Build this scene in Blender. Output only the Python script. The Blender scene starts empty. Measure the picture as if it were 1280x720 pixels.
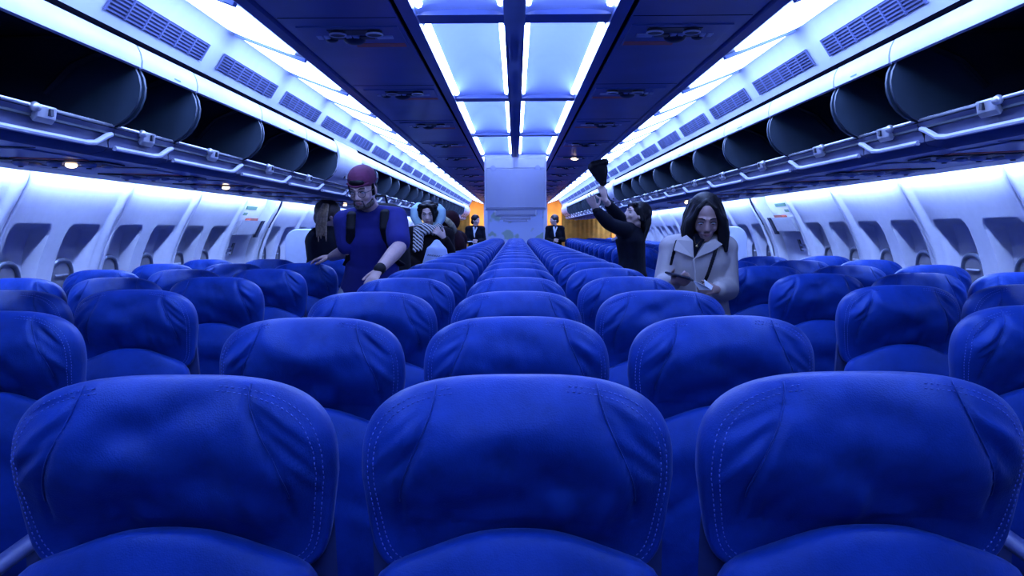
import bpy, bmesh, math, random
from mathutils import Vector, Matrix, noise
PI = math.pi
random.seed(7)
S = bpy.context.scene
C = S.collection

# ---------------------------------------------------------------- camera
CAMH = 1.38
PITCH, YAW, ROLL = math.radians(4.17), math.radians(0.29), math.radians(-0.35)
cam = bpy.data.cameras.new('camera'); camo = bpy.data.objects.new('camera', cam); C.objects.link(camo)
cam.sensor_width = 36.0; cam.lens = 36.0 * 1000 / 1280; cam.clip_start = 0.03; cam.clip_end = 100
RM = Matrix.Rotation(YAW, 3, 'Z') @ Matrix.Rotation(PI/2 - PITCH, 3, 'X') @ Matrix.Rotation(ROLL, 3, 'Z')
camo.matrix_world = Matrix.Translation((0, 0, CAMH)) @ RM.to_4x4()
S.camera = camo
def at(px, py, Y):
    """point at distance Y down the cabin seen at a pixel of the 1280x720 photograph (used to measure positions)"""
    v = RM @ Vector(((px - 640) / 1000, (360 - py) / 1000, -1))
    v *= Y / v.y
    return Vector((v.x, v.y, v.z + CAMH))

# ---------------------------------------------------------------- world, exposure
W = bpy.data.worlds.new('world'); S.world = W; W.use_nodes = True
W.node_tree.nodes['Background'].inputs[0].default_value = (0.10, 0.14, 0.5, 1)
W.node_tree.nodes['Background'].inputs[1].default_value = 0.2
S.view_settings.view_transform = 'Standard'; S.view_settings.look = 'None'
S.view_settings.exposure = 0.0; S.view_settings.gamma = 1.0
S.view_settings.use_curve_mapping = False
S.cycles.use_denoising = True
try:
    S.cycles.max_bounces = 6; S.cycles.diffuse_bounces = 3; S.cycles.glossy_bounces = 3
    S.cycles.transmission_bounces = 3; S.cycles.caustics_reflective = False; S.cycles.caustics_refractive = False
    S.cycles.sample_clamp_indirect = 3.0
except Exception: pass
LIGHT = (0.27, 0.42, 1.0)
E_PANEL, E_WASH, E_COFFER = 13.0, 180.0, 24.0

# ---------------------------------------------------------------- materials
def nmat(name):
    m = bpy.data.materials.new(name); m.use_nodes = True
    return m, m.node_tree.nodes, m.node_tree.links, m.node_tree.nodes['Principled BSDF']
def mat(name, col, rough=0.5, metal=0.0, var=0.12, scale=18, bump=0.0, bscale=80, spec=0.5, coat=0.0):
    m, N, L, b = nmat(name)
    tc = N.new('ShaderNodeTexCoord'); nz = N.new('ShaderNodeTexNoise'); nz.inputs['Scale'].default_value = scale
    nz.inputs['Detail'].default_value = 3
    L.new(tc.outputs['Object'], nz.inputs['Vector'])
    rp = N.new('ShaderNodeValToRGB')
    rp.color_ramp.elements[0].position = .3; rp.color_ramp.elements[1].position = .7
    rp.color_ramp.elements[0].color = tuple(c * (1 - var) for c in col) + (1,)
    rp.color_ramp.elements[1].color = tuple(min(1, c * (1 + var)) for c in col) + (1,)
    L.new(nz.outputs['Fac'], rp.inputs[0]); L.new(rp.outputs[0], b.inputs['Base Color'])
    b.inputs['Roughness'].default_value = rough; b.inputs['Metallic'].default_value = metal
    b.inputs['Specular IOR Level'].default_value = spec; b.inputs['Coat Weight'].default_value = coat
    if bump:
        n2 = N.new('ShaderNodeTexNoise'); n2.inputs['Scale'].default_value = bscale; n2.inputs['Detail'].default_value = 4
        L.new(tc.outputs['Object'], n2.inputs['Vector'])
        bp = N.new('ShaderNodeBump'); bp.inputs['Strength'].default_value = bump; bp.inputs['Distance'].default_value = .004
        L.new(n2.outputs['Fac'], bp.inputs['Height']); L.new(bp.outputs[0], b.inputs['Normal'])
    return m
def emis(name, col, strength, base=(.8, .8, .8)):
    m, N, L, b = nmat(name)
    b.inputs['Base Color'].default_value = (*base, 1)
    b.inputs['Emission Color'].default_value = (*col, 1); b.inputs['Emission Strength'].default_value = strength
    return m
def leather(name, col, dark=.7):
    m, N, L, b = nmat(name)
    tc = N.new('ShaderNodeTexCoord')
    nz = N.new('ShaderNodeTexNoise'); nz.inputs['Scale'].default_value = 7; nz.inputs['Detail'].default_value = 6; nz.inputs['Roughness'].default_value = .65
    L.new(tc.outputs['Object'], nz.inputs['Vector'])
    rp = N.new('ShaderNodeValToRGB'); rp.color_ramp.elements[0].position = .3; rp.color_ramp.elements[1].position = .75
    rp.color_ramp.elements[0].color = tuple(c * dark for c in col) + (1,)
    rp.color_ramp.elements[1].color = tuple(min(1, c * 1.25) for c in col) + (1,)
    L.new(nz.outputs['Fac'], rp.inputs[0]); L.new(rp.outputs[0], b.inputs['Base Color'])
    # worn gloss
    n3 = N.new('ShaderNodeTexNoise'); n3.inputs['Scale'].default_value = 14; n3.inputs['Detail'].default_value = 5
    L.new(tc.outputs['Object'], n3.inputs['Vector'])
    mr = N.new('ShaderNodeMapRange'); mr.inputs['To Min'].default_value = .30; mr.inputs['To Max'].default_value = .58
    L.new(n3.outputs['Fac'], mr.inputs['Value']); L.new(mr.outputs[0], b.inputs['Roughness'])
    # fine grain + soft creases
    v = N.new('ShaderNodeTexVoronoi'); v.inputs['Scale'].default_value = 420; L.new(tc.outputs['Object'], v.inputs['Vector'])
    mp = N.new('ShaderNodeMapping'); mp.inputs['Scale'].default_value = (11, 11, 8); mp.inputs['Rotation'].default_value = (0, .5, 0)
    n4 = N.new('ShaderNodeTexNoise'); n4.inputs['Scale'].default_value = 1; n4.inputs['Detail'].default_value = 4; n4.inputs['Distortion'].default_value = .8
    L.new(tc.outputs['Object'], mp.inputs['Vector']); L.new(mp.outputs[0], n4.inputs['Vector'])
    b1 = N.new('ShaderNodeBump'); b1.inputs['Strength'].default_value = .25; b1.inputs['Distance'].default_value = .0012
    b2 = N.new('ShaderNodeBump'); b2.inputs['Strength'].default_value = .22; b2.inputs['Distance'].default_value = .012
    L.new(v.outputs['Distance'], b1.inputs['Height']); L.new(n4.outputs['Fac'], b2.inputs['Height'])
    L.new(b2.outputs[0], b1.inputs['Normal']); L.new(b1.outputs[0], b.inputs['Normal'])
    b.inputs['Specular IOR Level'].default_value = .4
    b.inputs['Sheen Weight'].default_value = .26; b.inputs['Sheen Roughness'].default_value = .3; b.inputs['Sheen Tint'].default_value = (.35, .5, 1, 1); b.inputs['Specular Tint'].default_value = (.35, .55, 1, 1)
    return m
def stripes(name, c1, c2, scale=60, axis=(1, 1, 0)):
    m, N, L, b = nmat(name)
    tc = N.new('ShaderNodeTexCoord'); mp = N.new('ShaderNodeMapping'); L.new(tc.outputs['Object'], mp.inputs['Vector'])
    w = N.new('ShaderNodeTexWave'); w.inputs['Scale'].default_value = scale; w.bands_direction = 'DIAGONAL'; w.inputs['Distortion'].default_value = 1.5
    L.new(mp.outputs[0], w.inputs['Vector'])
    rp = N.new('ShaderNodeValToRGB'); rp.color_ramp.interpolation = 'CONSTANT'; rp.color_ramp.elements[1].position = .5
    rp.color_ramp.elements[0].color = (*c1, 1); rp.color_ramp.elements[1].color = (*c2, 1)
    L.new(w.outputs['Fac'], rp.inputs[0]); L.new(rp.outputs[0], b.inputs['Base Color']); b.inputs['Roughness'].default_value = .9
    return m

M = {}
M['leather'] = leather('blue_leather', (.009, .046, .31), .55)
M['leather_b'] = leather('blue_leather_side', (.012, .05, .30), .6)
M['thread'] = mat('pale_thread', (.09, .17, .62), .6)
M['shell'] = mat('seat_shell_plastic', (.03, .05, .17), .45, bump=.1)
M['frame'] = mat('seat_frame_metal', (.35, .37, .42), .35, .8)
M['arm'] = mat('armrest_plastic', (.05, .07, .20), .45, bump=.1)
M['wall'] = mat('sidewall_plastic', (.80, .80, .84), .42, var=.03, bump=.05, bscale=300)
M['ceil'] = mat('ceiling_plastic', (.72, .76, .84), .5, var=.03)
M['vault'] = mat('vault_plastic', (.36, .47, .90), .6, var=.02)
M['bin_out'] = mat('bin_plastic', (.62, .64, .78), .38, var=.04, bump=.05, bscale=300)
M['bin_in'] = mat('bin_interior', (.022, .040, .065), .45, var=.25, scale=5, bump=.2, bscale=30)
M['bin_wall'] = mat('bin_divider', (.25, .32, .42), .4, var=.1)
M['psu'] = mat('service_panel_plastic', (.34, .38, .60), .35, var=.08, scale=6)
M['lip_dark'] = mat('bin_lip_plastic', (.075, .09, .19), .4)
M['under'] = mat('underside_plastic', (.78, .80, .94), .3, var=.05, coat=.4)
M['psu_c'] = mat('centre_panel_plastic', (.11, .16, .42), .3, var=.12, scale=5)
M['groove'] = mat('dark_rubber_and_gap_shade', (.003, .003, .006), 1.0, spec=0)
M['dark'] = mat('dark_plastic', (.012, .015, .03), .35)
M['tile'] = mat('pale_sign_tile', (.75, .80, .90), .35)
M['red'] = mat('red_strip_and_reflection', (.90, .22, .13), .5)
M['rail'] = mat('polished_rail', (.85, .87, .95), .25, .55)
M['latch'] = mat('latch_metal', (.75, .76, .80), .3, .6)
M['grille'] = mat('grille_metal', (.03, .035, .09), .5)
M['grille_l'] = mat('grille_slat', (.13, .15, .30), .5)
M['carpet'] = mat('carpet', (.02, .03, .09), .95, var=.4, scale=60, bump=.4, bscale=400)
M['bulk'] = mat('bulkhead_panel', (.55, .62, .80), .4, var=.04)
M['monitor'] = mat('monitor_housing', (.50, .54, .66), .4, var=.03)
M['screen'] = mat('screen_glass', (.33, .37, .50), .22, var=.02)
M['panel'] = emis('lit_ceiling_panel', LIGHT, E_PANEL)
M['wash'] = emis('wall_wash_tube', LIGHT, E_WASH)
M['tube'] = emis('coffer_tube', (.34, .48, 1.0), E_COFFER)
M['read'] = emis('reading_lamp_lens', (1.0, .72, .45), 8.0)
M['shade'] = mat('window_shade', (.34, .33, .34), .25, .3, var=.05)
M['wframe'] = mat('window_frame', (.20, .22, .28), .3, .5)
M['glass'] = mat('dark_window_glass', (.02, .022, .03), .08)
M['curtain'] = mat('ochre_curtain', (.75, .33, .04), .85, var=.2, scale=6)
M['ochre'] = mat('ochre_wall', (.70, .36, .10), .6, var=.15, scale=4)
M['galley'] = mat('galley_panel', (.55, .47, .42), .5)
M['greenmark'] = mat('green_mark', (.12, .28, .16), .6)
M['mural'] = None
# people
M['skin_m'] = mat('skin_light', (.48, .32, .28), .5, var=.06, scale=30, bump=.08, bscale=200)
M['skin_w'] = mat('skin_tan', (.30, .19, .165), .5, var=.06, scale=30, bump=.05, bscale=200)
M['skin_p'] = mat('skin_pale', (.50, .35, .31), .5, var=.05, scale=30)
M['hair_d'] = mat('dark_hair', (.004, .004, .006), .5, spec=.2, var=.3, scale=90, bump=.5, bscale=120)
M['hair_b'] = mat('brown_hair', (.05, .035, .03), .5, var=.5, scale=40, bump=.5, bscale=120)
M['hair_l'] = mat('blonde_hair', (.38, .27, .15), .5, var=.4, scale=60, bump=.5, bscale=120)
M['eye'] = mat('eye_white', (.65, .66, .7), .2); M['iris'] = mat('eye_iris', (.02, .015, .012), .15)
M['lip'] = mat('lip_skin', (.40, .16, .16), .45)
M['lip2'] = mat('lip_skin_dark', (.27, .12, .12), .45)
M['tee'] = mat('royal_blue_cotton', (.004, .0075, .14), .9, var=.15, scale=9, bump=.3, bscale=25)
M['denim'] = mat('light_grey_denim', (.35, .38, .42), .9, var=.1, bump=.2)
M['cap'] = mat('maroon_cap', (.085, .008, .045), .85, var=.15, bump=.2)
M['black'] = mat('black_nylon', (.003, .0035, .007), .7, spec=.2, var=.3, bump=.3, bscale=60)
M['trench'] = mat('beige_trench', (.46, .42, .40), .85, var=.08, scale=9, bump=1.0, bscale=9)
M['navy'] = mat('navy_uniform', (.0025, .004, .011), .85, spec=.15, var=.2, bump=.2, bscale=30)
M['maroon'] = mat('maroon_coat', (.016, .003, .006), .9, spec=.15, var=.4, bump=.3)
M['coat'] = mat('dark_coat', (.007, .005, .007), .9, spec=.15, var=.3, bump=.3)
M['fur'] = mat('tan_fur', (.30, .27, .17), .95, var=.4, scale=80, bump=1, bscale=80)
M['pillow'] = mat('pale_blue_fleece', (.35, .55, .62), .9, var=.08, bump=.3)
M['scarf'] = stripes('striped_scarf', (.02, .02, .03), (.62, .62, .62), 16)
M['bag'] = mat('pale_plastic_bag', (.42, .52, .78), .4, var=.1, scale=14, bump=.4, bscale=14)
M['ink'] = mat('dark_ink', (.02, .03, .08), .6)
M['paper'] = mat('white_paper', (.75, .78, .82), .7)
M['gold'] = mat('gold_metal', (.8, .6, .25), .25, .9)

# ---------------------------------------------------------------- mesh helpers
class MB:
    def __init__(s): s.v = []; s.f = []
    def add(s, vs, fs):
        o = len(s.v); s.v += [tuple(v) for v in vs]; s.f += [tuple(i + o for i in f) for f in fs]; return s
    def box(s, lo, hi):
        x0, y0, z0 = lo; x1, y1, z1 = hi
        return s.add([(x0,y0,z0),(x1,y0,z0),(x1,y1,z0),(x0,y1,z0),(x0,y0,z1),(x1,y0,z1),(x1,y1,z1),(x0,y1,z1)],
                     [(0,3,2,1),(4,5,6,7),(0,1,5,4),(1,2,6,5),(2,3,7,6),(3,0,4,7)])
    def extrude_y(s, prof, y0, y1, closed=True):
        n = len(prof); vs = [(x, y0, z) for x, z in prof] + [(x, y1, z) for x, z in prof]
        fs = [(i, (i+1) % n, n + (i+1) % n, n + i) for i in range(n if closed else n-1)]
        if closed: fs += [tuple(range(n-1, -1, -1)), tuple(range(n, 2*n))]
        return s.add(vs, fs)
    def tube(s, pts, r, n=8, closed=False):
        pts = [Vector(p) for p in pts]; rings = []; m = len(pts)
        rr = r if isinstance(r, (list, tuple)) else [r] * m
        up = None
        for i, p in enumerate(pts):
            if closed: d = pts[(i+1) % m] - pts[i-1]
            else: d = pts[min(i+1, m-1)] - pts[max(i-1, 0)]
            d = d.normalized() if d.length > 1e-9 else Vector((0, 0, 1))
            if up is None: up = d.orthogonal().normalized()
            up = (up - d * up.dot(d)); up = up.normalized() if up.length > 1e-6 else d.orthogonal().normalized()
            w = d.cross(up)
            rings.append([p + (up * math.cos(2*PI*k/n) + w * math.sin(2*PI*k/n)) * rr[i] for k in range(n)])
        vs = [v for rg in rings for v in rg]; fs = []
        for i in range(m if closed else m-1):
            j = (i+1) % m
            for k in range(n): fs.append((i*n+k, i*n+(k+1) % n, j*n+(k+1) % n, j*n+k))
        if not closed: fs += [tuple(range(n-1, -1, -1)), tuple((m-1)*n+k for k in range(n))]
        return s.add(vs, fs)
    def ecap(s, p0, p1, ab0, ab1, side=None, n=20, cap=6):
        """tapered limb piece with elliptic section and rounded ends"""
        p0, p1 = Vector(p0), Vector(p1); d = p1 - p0; Lh = d.length
        d = d / Lh if Lh > 1e-9 else Vector((0, 0, 1))
        sd = Vector(side) if side is not None else d.orthogonal()
        sd = sd - d * sd.dot(d); sd = sd.normalized() if sd.length > 1e-6 else d.orthogonal().normalized()
        w = d.cross(sd); rings = []
        def ring(c, a, b): return [c + sd * (a * math.cos(2*PI*k/n)) + w * (b * math.sin(2*PI*k/n)) for k in range(n)]
        for i in range(cap, 0, -1):
            t = i / cap * PI/2 * .97; m_ = min(ab0); rings.append(ring(p0 - d * m_ * math.sin(t), ab0[0]*math.cos(t), ab0[1]*math.cos(t)))
        for i in range(7):
            t = i / 6; rings.append(ring(p0 + d * Lh * t, ab0[0]+(ab1[0]-ab0[0])*t, ab0[1]+(ab1[1]-ab0[1])*t))
        for i in range(1, cap + 1):
            t = i / cap * PI/2 * .97; m_ = min(ab1); rings.append(ring(p1 + d * m_ * math.sin(t), ab1[0]*math.cos(t), ab1[1]*math.cos(t)))
        vs = [v for rg in rings for v in rg]; fs = []
        for i in range(len(rings)-1):
            for k in range(n): fs.append((i*n+k, i*n+(k+1) % n, (i+1)*n+(k+1) % n, (i+1)*n+k))
        fs += [tuple(range(n-1, -1, -1)), tuple((len(rings)-1)*n+k for k in range(n))]
        return s.add(vs, fs)
    def cap(s, p0, p1, r0, r1, n=16): return s.ecap(p0, p1, (r0, r0), (r1, r1), None, n, 5)
    def ell(s, c, rad, R=None, n=20, m=12):
        c = Vector(c); vs = []; fs = []; R = R or Matrix.Identity(3)
        for i in range(1, m):
            t = PI * i / m
            for k in range(n):
                p = 2*PI*k/n; vs.append(c + R @ Vector((rad[0]*math.sin(t)*math.cos(p), rad[1]*math.sin(t)*math.sin(p), rad[2]*math.cos(t))))
        vs += [c + R @ Vector((0, 0, rad[2])), c - R @ Vector((0, 0, rad[2]))]; T = len(vs)-2
        for i in range(m-2):
            for k in range(n): fs.append((i*n+k, (i+1)*n+k, (i+1)*n+(k+1) % n, i*n+(k+1) % n))
        for k in range(n):
            fs.append((T, k, (k+1) % n)); fs.append((T+1, (m-2)*n+(k+1) % n, (m-2)*n+k))
        return s.add(vs, fs)
    def mesh(s, name, smooth=True, sharp=None):
        me = bpy.data.meshes.new(name); me.from_pydata(s.v, [], s.f); me.validate(); me.update()
        bm = bmesh.new(); bm.from_mesh(me); bmesh.ops.recalc_face_normals(bm, faces=bm.faces)
        if sharp is not None:
            for e in bm.edges:
                if len(e.link_faces) == 2 and e.calc_face_angle(0) > sharp: e.smooth = False
        bm.to_mesh(me); bm.free()
        for p in me.polygons: p.use_smooth = smooth
        return me
    def build(s, name, m, parent=None, smooth=True, sharp=.6, bevel=0, loc=None):
        me = s.mesh(name, smooth, sharp); me.materials.append(m)
        o = bpy.data.objects.new(name, me); C.objects.link(o)
        if parent is not None: o.parent = parent
        if loc is not None: o.location = loc
        if bevel:
            b = o.modifiers.new('bevel', 'BEVEL'); b.width = bevel; b.segments = 2; b.limit_method = 'ANGLE'
        return o
    def remesh(s, name, m, parent=None, voxel=.006, smooth=6):
        me = bpy.data.meshes.new(name); me.from_pydata(s.v, [], s.f); me.update()
        bm = bmesh.new(); bm.from_mesh(me); bmesh.ops.recalc_face_normals(bm, faces=bm.faces); bm.to_mesh(me); bm.free()
        o = bpy.data.objects.new(name, me); C.objects.link(o)
        r = o.modifiers.new('r', 'REMESH'); r.mode = 'VOXEL'; r.voxel_size = voxel; r.use_smooth_shade = True
        if smooth:
            q = o.modifiers.new('s', 'SMOOTH'); q.factor = .5; q.iterations = smooth
        dg = bpy.context.evaluated_depsgraph_get()
        me2 = bpy.data.meshes.new_from_object(o.evaluated_get(dg)); o.modifiers.clear(); o.data = me2
        bpy.data.meshes.remove(me)
        me2.name = name; me2.materials.clear(); me2.materials.append(m)
        for p in me2.polygons: p.use_smooth = True
        if parent is not None: o.parent = parent
        return o
def thing(name, label, cat, loc=(0, 0, 0), group=None):
    o = bpy.data.objects.new(name, None); C.objects.link(o); o.location = loc; o.empty_display_size = .1
    o['label'] = label; o['category'] = cat
    if group: o['group'] = group
    return o
def tag(o, label, cat, group=None):
    o['label'] = label; o['category'] = cat
    if group: o['group'] = group
    return o
def struct(o): o['kind'] = 'structure'; return o
def copy_tree(o, parent=None):
    c = o.copy(); C.objects.link(c); c.parent = parent
    for ch in list(o.children): copy_tree(ch, c)
    return c
ORD = ['first','second','third','fourth','fifth','sixth','seventh','eighth','ninth','tenth','eleventh','twelfth','thirteenth',
       'fourteenth','fifteenth','sixteenth','seventeenth','eighteenth','nineteenth','twentieth','twenty-first','twenty-second',
       'twenty-third','twenty-fourth','twenty-fifth','twenty-sixth','twenty-seventh','twenty-eighth','twenty-ninth','thirtieth']
SIDE = {-1: 'left', 1: 'right'}
Z0 = CAMH
Y0, Y1 = -2.2, 20.3
def smooth(a, b, x):
    t = max(0, min(1, (x - a) / (b - a))); return t * t * (3 - 2 * t)

# ================================================================ STRUCTURE
struct(MB().box((-2.9, Y0, -.05), (2.9, 24, 0)).build('floor', M['carpet'], smooth=False))
# --- sidewalls: panels with two window recesses, one mesh per side
PITCHW = 1.065; RIB0 = 3.90 - PITCHW * 5
WP = [(.46, 2.36), (.30, 2.37), (.20, 2.42), (.08, 2.50), (-.05, 2.565), (-.2, 2.625), (-.35, 2.655), (-.55, 2.665), (-.8, 2.66), (-1.1, 2.64), (-1.38, 2.60)]
def wx(z):
    z -= Z0
    if z >= WP[0][0]: return WP[0][1]
    for (a, xa), (b, xb) in zip(WP, WP[1:]):
        if a >= z >= b:
            t = (a - z) / (a - b); return xa + (xb - xa) * t
    return WP[-1][1]
WPs = {}
def wxs(z):
    return sum(wx(z + d) for d in (-.06, -.03, 0, .03, .06)) / 5
RC = [.285, .805]; RHW = .175; RTOP = Z0 + .035; RBOT = Z0 - .62
WZ = Z0 - .345; WH = .185; WW = .125
def recess(y, z):
    m_ = 0
    for c in RC:
        cy = c
        dx = abs(y - cy) - (RHW - .05); dz = abs(z - (RTOP + RBOT) / 2) - ((RTOP - RBOT) / 2 - .05)
        d = math.hypot(max(dx, 0), max(dz, 0)) + min(max(dx, dz), 0) - .05
        m_ = max(m_, 1 - smooth(-.014, .004, d) )
    return m_
def inwindow(y, z, grow=0):
    for c in RC:
        if (abs(y - c) / (WW + grow)) ** 2.6 + (abs(z - WZ) / (WH + grow)) ** 2.6 < 1: return True
    return False
def wall_panel(side):
    mb = MB(); ys = []
    y = 0.0
    ny = 110; ys = [PITCHW * i / ny for i in range(ny + 1)]
    zs = [Z0 + .46 - .012 * i for i in range(154)]
    vs = []; 
    for z in zs:
        for y in ys:
            x = wxs(z)
            e = min(y, PITCHW - y)
            rib = -.034 * (1 - smooth(.025, .075, e)) + .02 * (1 - smooth(.0, .008, e))
            taper = 1
            x += rib + (.060 + .040 * smooth(Z0 - .30, Z0 - .05, z)) * recess(y, z) * (.35 + .65 * taper)
            vs.append((side * x, y, z))
    nx = len(ys); fs = []
    for i in range(len(zs) - 1):
        for j in range(nx - 1):
            yc = (ys[j] + ys[j+1]) / 2; zc = (zs[i] + zs[i+1]) / 2
            if inwindow(yc, zc, .0): continue
            fs.append((i*nx+j, i*nx+j+1, (i+1)*nx+j+1, (i+1)*nx+j))
    return mb.add(vs, fs)
DOORIDX = 8  # the panel bay taken by the exit door (starts at RIB0 + 8*PITCHW)
NB = int((Y1 - RIB0) / PITCHW) + 1
for side in (-1, 1):
    me = wall_panel(side).mesh('wall_' + SIDE[side], True, 1.2); me.materials.append(M['wall'])
    root = struct(bpy.data.objects.new('wall_' + SIDE[side], None)); C.objects.link(root)
    fr = MB(); pts = [(WW * math.copysign(abs(math.cos(t)) ** (2/2.6), math.cos(t)), WH * math.copysign(abs(math.sin(t)) ** (2/2.6), math.sin(t))) for t in [2*PI*k/40 for k in range(40)]]
    fr.tube([(0, a, b) for a, b in pts], .015, 8, True)
    frm = fr.mesh('window_frame'); frm.materials.append(M['wframe'])
    gl = MB().add([(side * .012, a, b) for a, b in pts] + [(side*.016, a, b) for a, b in pts], [tuple(range(40)), tuple(range(79, 39, -1))] + [(k, (k+1) % 40, 40 + (k+1) % 40, 40 + k) for k in range(40)])
    glm = gl.mesh('pane', False); glm.materials.append(M['glass'])
    sh = MB(); top = [p for p in pts if p[1] >= -.02]
    top = [(a*.97, b*.97) for a, b in top]; n = len(top)
    sh.add([(0, a, b) for a, b in top] + [(side*.006, a, b) for a, b in top], [tuple(range(n)), tuple(range(2*n-1, n-1, -1))] + [(k, (k+1) % n, n+(k+1) % n, n+k) for k in range(n)])
    shm = sh.mesh('window_shade', False); shm.materials.append(M['shade'])
    hd = MB().cap((0, -.06, 0), (0, .06, 0), .007, .007); hdm = hd.mesh('shade_handle'); hdm.materials.append(M['rail'])
    wi = 0
    for i in range(NB):
        if i == DOORIDX: continue
        y = RIB0 + i * PITCHW
        if y + PITCHW < -1.2: continue
        p = bpy.data.objects.new('sidewall_panel', me); C.objects.link(p); p.parent = root; p.location = (0, y, 0)
        if y < 1.0 or y > 9.5: continue
        for c in RC:
            wi += 1
            w = struct(bpy.data.objects.new('window_%d' % (wi if side < 0 else wi + 40), None)); C.objects.link(w)
            w.location = (side * (wxs(WZ) + .052), y + c, WZ); w.rotation_euler = (0, -side * .14, 0)
            sh_down = {0: 0.0}.get(0)
            for nm, d, dz in (('window_frame', frm, 0), ('pane', glm, 0), ('window_shade', shm, 0)):
                q = bpy.data.objects.new(nm, d); C.objects.link(q); q.parent = w; q.location = (0, 0, dz)
                if nm == 'window_shade': q['label'] = 'half lowered grey shade'
            q = bpy.data.objects.new('shade_handle', hdm); C.objects.link(q); q.parent = [k for k in w.children if k.name.startswith('window_shade')][0]
            q.location = (-side * .008, 0, .095)
# --- exit doors
for side in (-1, 1):
    y0 = RIB0 + DOORIDX * PITCHW; y1 = y0 + PITCHW
    d = struct(thing('door_1' if side < 0 else 'door_2', 'exit door', 'door', (0, 0, 0)))
    for k in ('label', 'category'): del d[k]
    def strip(name, ya, yb, za, zb, dx, th, m, n=14, parent=d):
        mb = MB(); zs = [za + (zb - za) * i / n for i in range(n + 1)]
        prof = [(side * (wxs(z) + dx), z) for z in zs] + [(side * (wxs(z) + dx + th), z) for z in reversed(zs)]
        return mb.extrude_y(prof, ya, yb).build(name, m, parent)
    strip('door_slab', y0 + .12, y1 - .12, .02, Z0 - .03, .09, .05, M['bin_out'])
    strip('door_frame', y0, y0 + .12, .0, Z0 + .46, .0, .14, M['wall']); strip('door_frame', y1 - .12, y1, .0, Z0 + .46, .0, .14, M['wall'])
    strip('upper_lining', y0 + .12, y1 - .12, Z0 - .03, Z0 + .46, .11, .03, M['wall'])
    strip('handle_cover', y0 + .2, y1 - .22, Z0 - .03, Z0 + .10, .0, .09, M['wall'], 4)
    strip('handle_recess', y0 + .47, y0 + .53, Z0 - .22, Z0 - .11, .082, .01, M['dark'], 4)
    strip('latch_bar', y0 + .74, y0 + .80, Z0 - .06, Z0 + .10, -.02, .03, M['dark'], 4)
    strip('warning_strip', y0 + .40, y0 + .62, Z0 + .10, Z0 + .122, .0, .05, M['red'], 2)
    strip('instruction_placard', y0 + .3, y0 + .52, Z0 + .15, Z0 + .175, .10, .008, M['greenmark'], 2)
    strip('instruction_placard', y0 + .42, y0 + .7, Z0 + .205, Z0 + .235, .10, .008, M['greenmark'], 2)
    strip('grab_handle', y0 + .16, y0 + .40, Z0 - .21, Z0 - .19, .05, .03, M['rail'], 2)
    strip('grab_handle', y0 + .16, y0 + .40, Z0 - .17, Z0 - .15, .05, .03, M['rail'], 2)

# --- ceiling: aisle ceiling profile on each side plus central frame (coffers)
AP = [(.76, .640), (1.045, .748), (1.075, .742), (1.105, .692), (1.17, .594)]
MB_GAP = 1
root = struct(bpy.data.objects.new('ceiling', None)); C.objects.link(root)
for side in (-1, 1):
    mb = MB(); pr = [(side * x, Z0 + z) for x, z in AP] ; out = [(side * (x + .015), Z0 + z + .02) for x, z in reversed(AP)]
    mb.extrude_y(pr + out, Y0, Y1).build('aisle_ceiling', M['ceil'], root, sharp=.9)
    MB().extrude_y([(side * x, Z0 + z) for x, z in [(1.171, .594), (1.163, .574), (1.19, .574), (1.19, .60)]], Y0, Y1).build('hinge_cover_and_gap_shade', M['groove'], root)  # black strip painted as the shade in the gap above the bin doors
    MB().box((side * 1.17 if side > 0 else -1.30, Y0, Z0 + .60), (1.30 if side > 0 else -1.17, Y1, Z0 + .64)).build('shadow_gap', M['groove'], root, smooth=False)
    MB().box((1.28 if side > 0 else -2.45, Y0, Z0 + .62), (2.45 if side > 0 else -1.28, Y1, Z0 + .66)).build('crown_lining', M['groove'], root, smooth=False)
# centre: panels (dark) as profile
CP = .6
for side in (-1, 1):
    p = [(.278, CP), (.316, CP), (.316, CP + .012), (.330, CP + .012), (.330, CP), (.675, CP), (.682, CP + .012), (.692, CP + .012), (.697, CP), (.728, CP - .003), (.742, CP + .008), (.755, CP + .14),
         (.755, CP + .19), (.735, CP + .19), (.72, CP + .03), (.295, CP + .03), (.278, CP + .02)]
    MB().extrude_y([(side * x, Z0 + z) for x, z in p], Y0, Y1).build('centre_panel', M['psu_c'], root, sharp=.3)
    MB().box((min(side*.317, side*.329), Y0, Z0 + CP + .004), (max(side*.317, side*.329), Y1, Z0 + CP + .012)).build('groove_strip', M['groove'], root, smooth=False)
MB().extrude_y([(-.030, Z0 + CP), (.030, Z0 + CP), (.024, Z0 + CP + .05), (-.024, Z0 + CP + .05)], Y0, Y1).build('spine_beam', M['psu_c'], root, sharp=.3)
MB().box((-.76, Y0, Z0 + CP + .30), (.76, Y1, Z0 + CP + .32)).build('crown_lining', M['groove'], root, smooth=False)
COP = 1.457; CO0 = 2.38
bars = [CO0 + COP * i for i in range(-3, 13)]
for yb in bars:
    # arched cross frame, lower at the middle bar and curved at the outer ends
    for side in (-1, 1):
        mb = MB(); n = 16; pr = []
        for i in range(n + 1):
            x = .022 + (.285 - .022) * i / n
            lift = .10 * smooth(.19, .285, x) * 0 
            pr.append((side * x, Z0 + CP + .012))
        for i in range(n, -1, -1):
            x = .022 + (.285 - .022) * i / n
            pr.append((side * x, Z0 + CP + .035 + .05 * (1 - ((x - .155) / .135) ** 2) * .3))
        mb.extrude_y(pr, yb - .048, yb + .048).build('cross_frame', M['psu_c'], root, sharp=.4)
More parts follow.
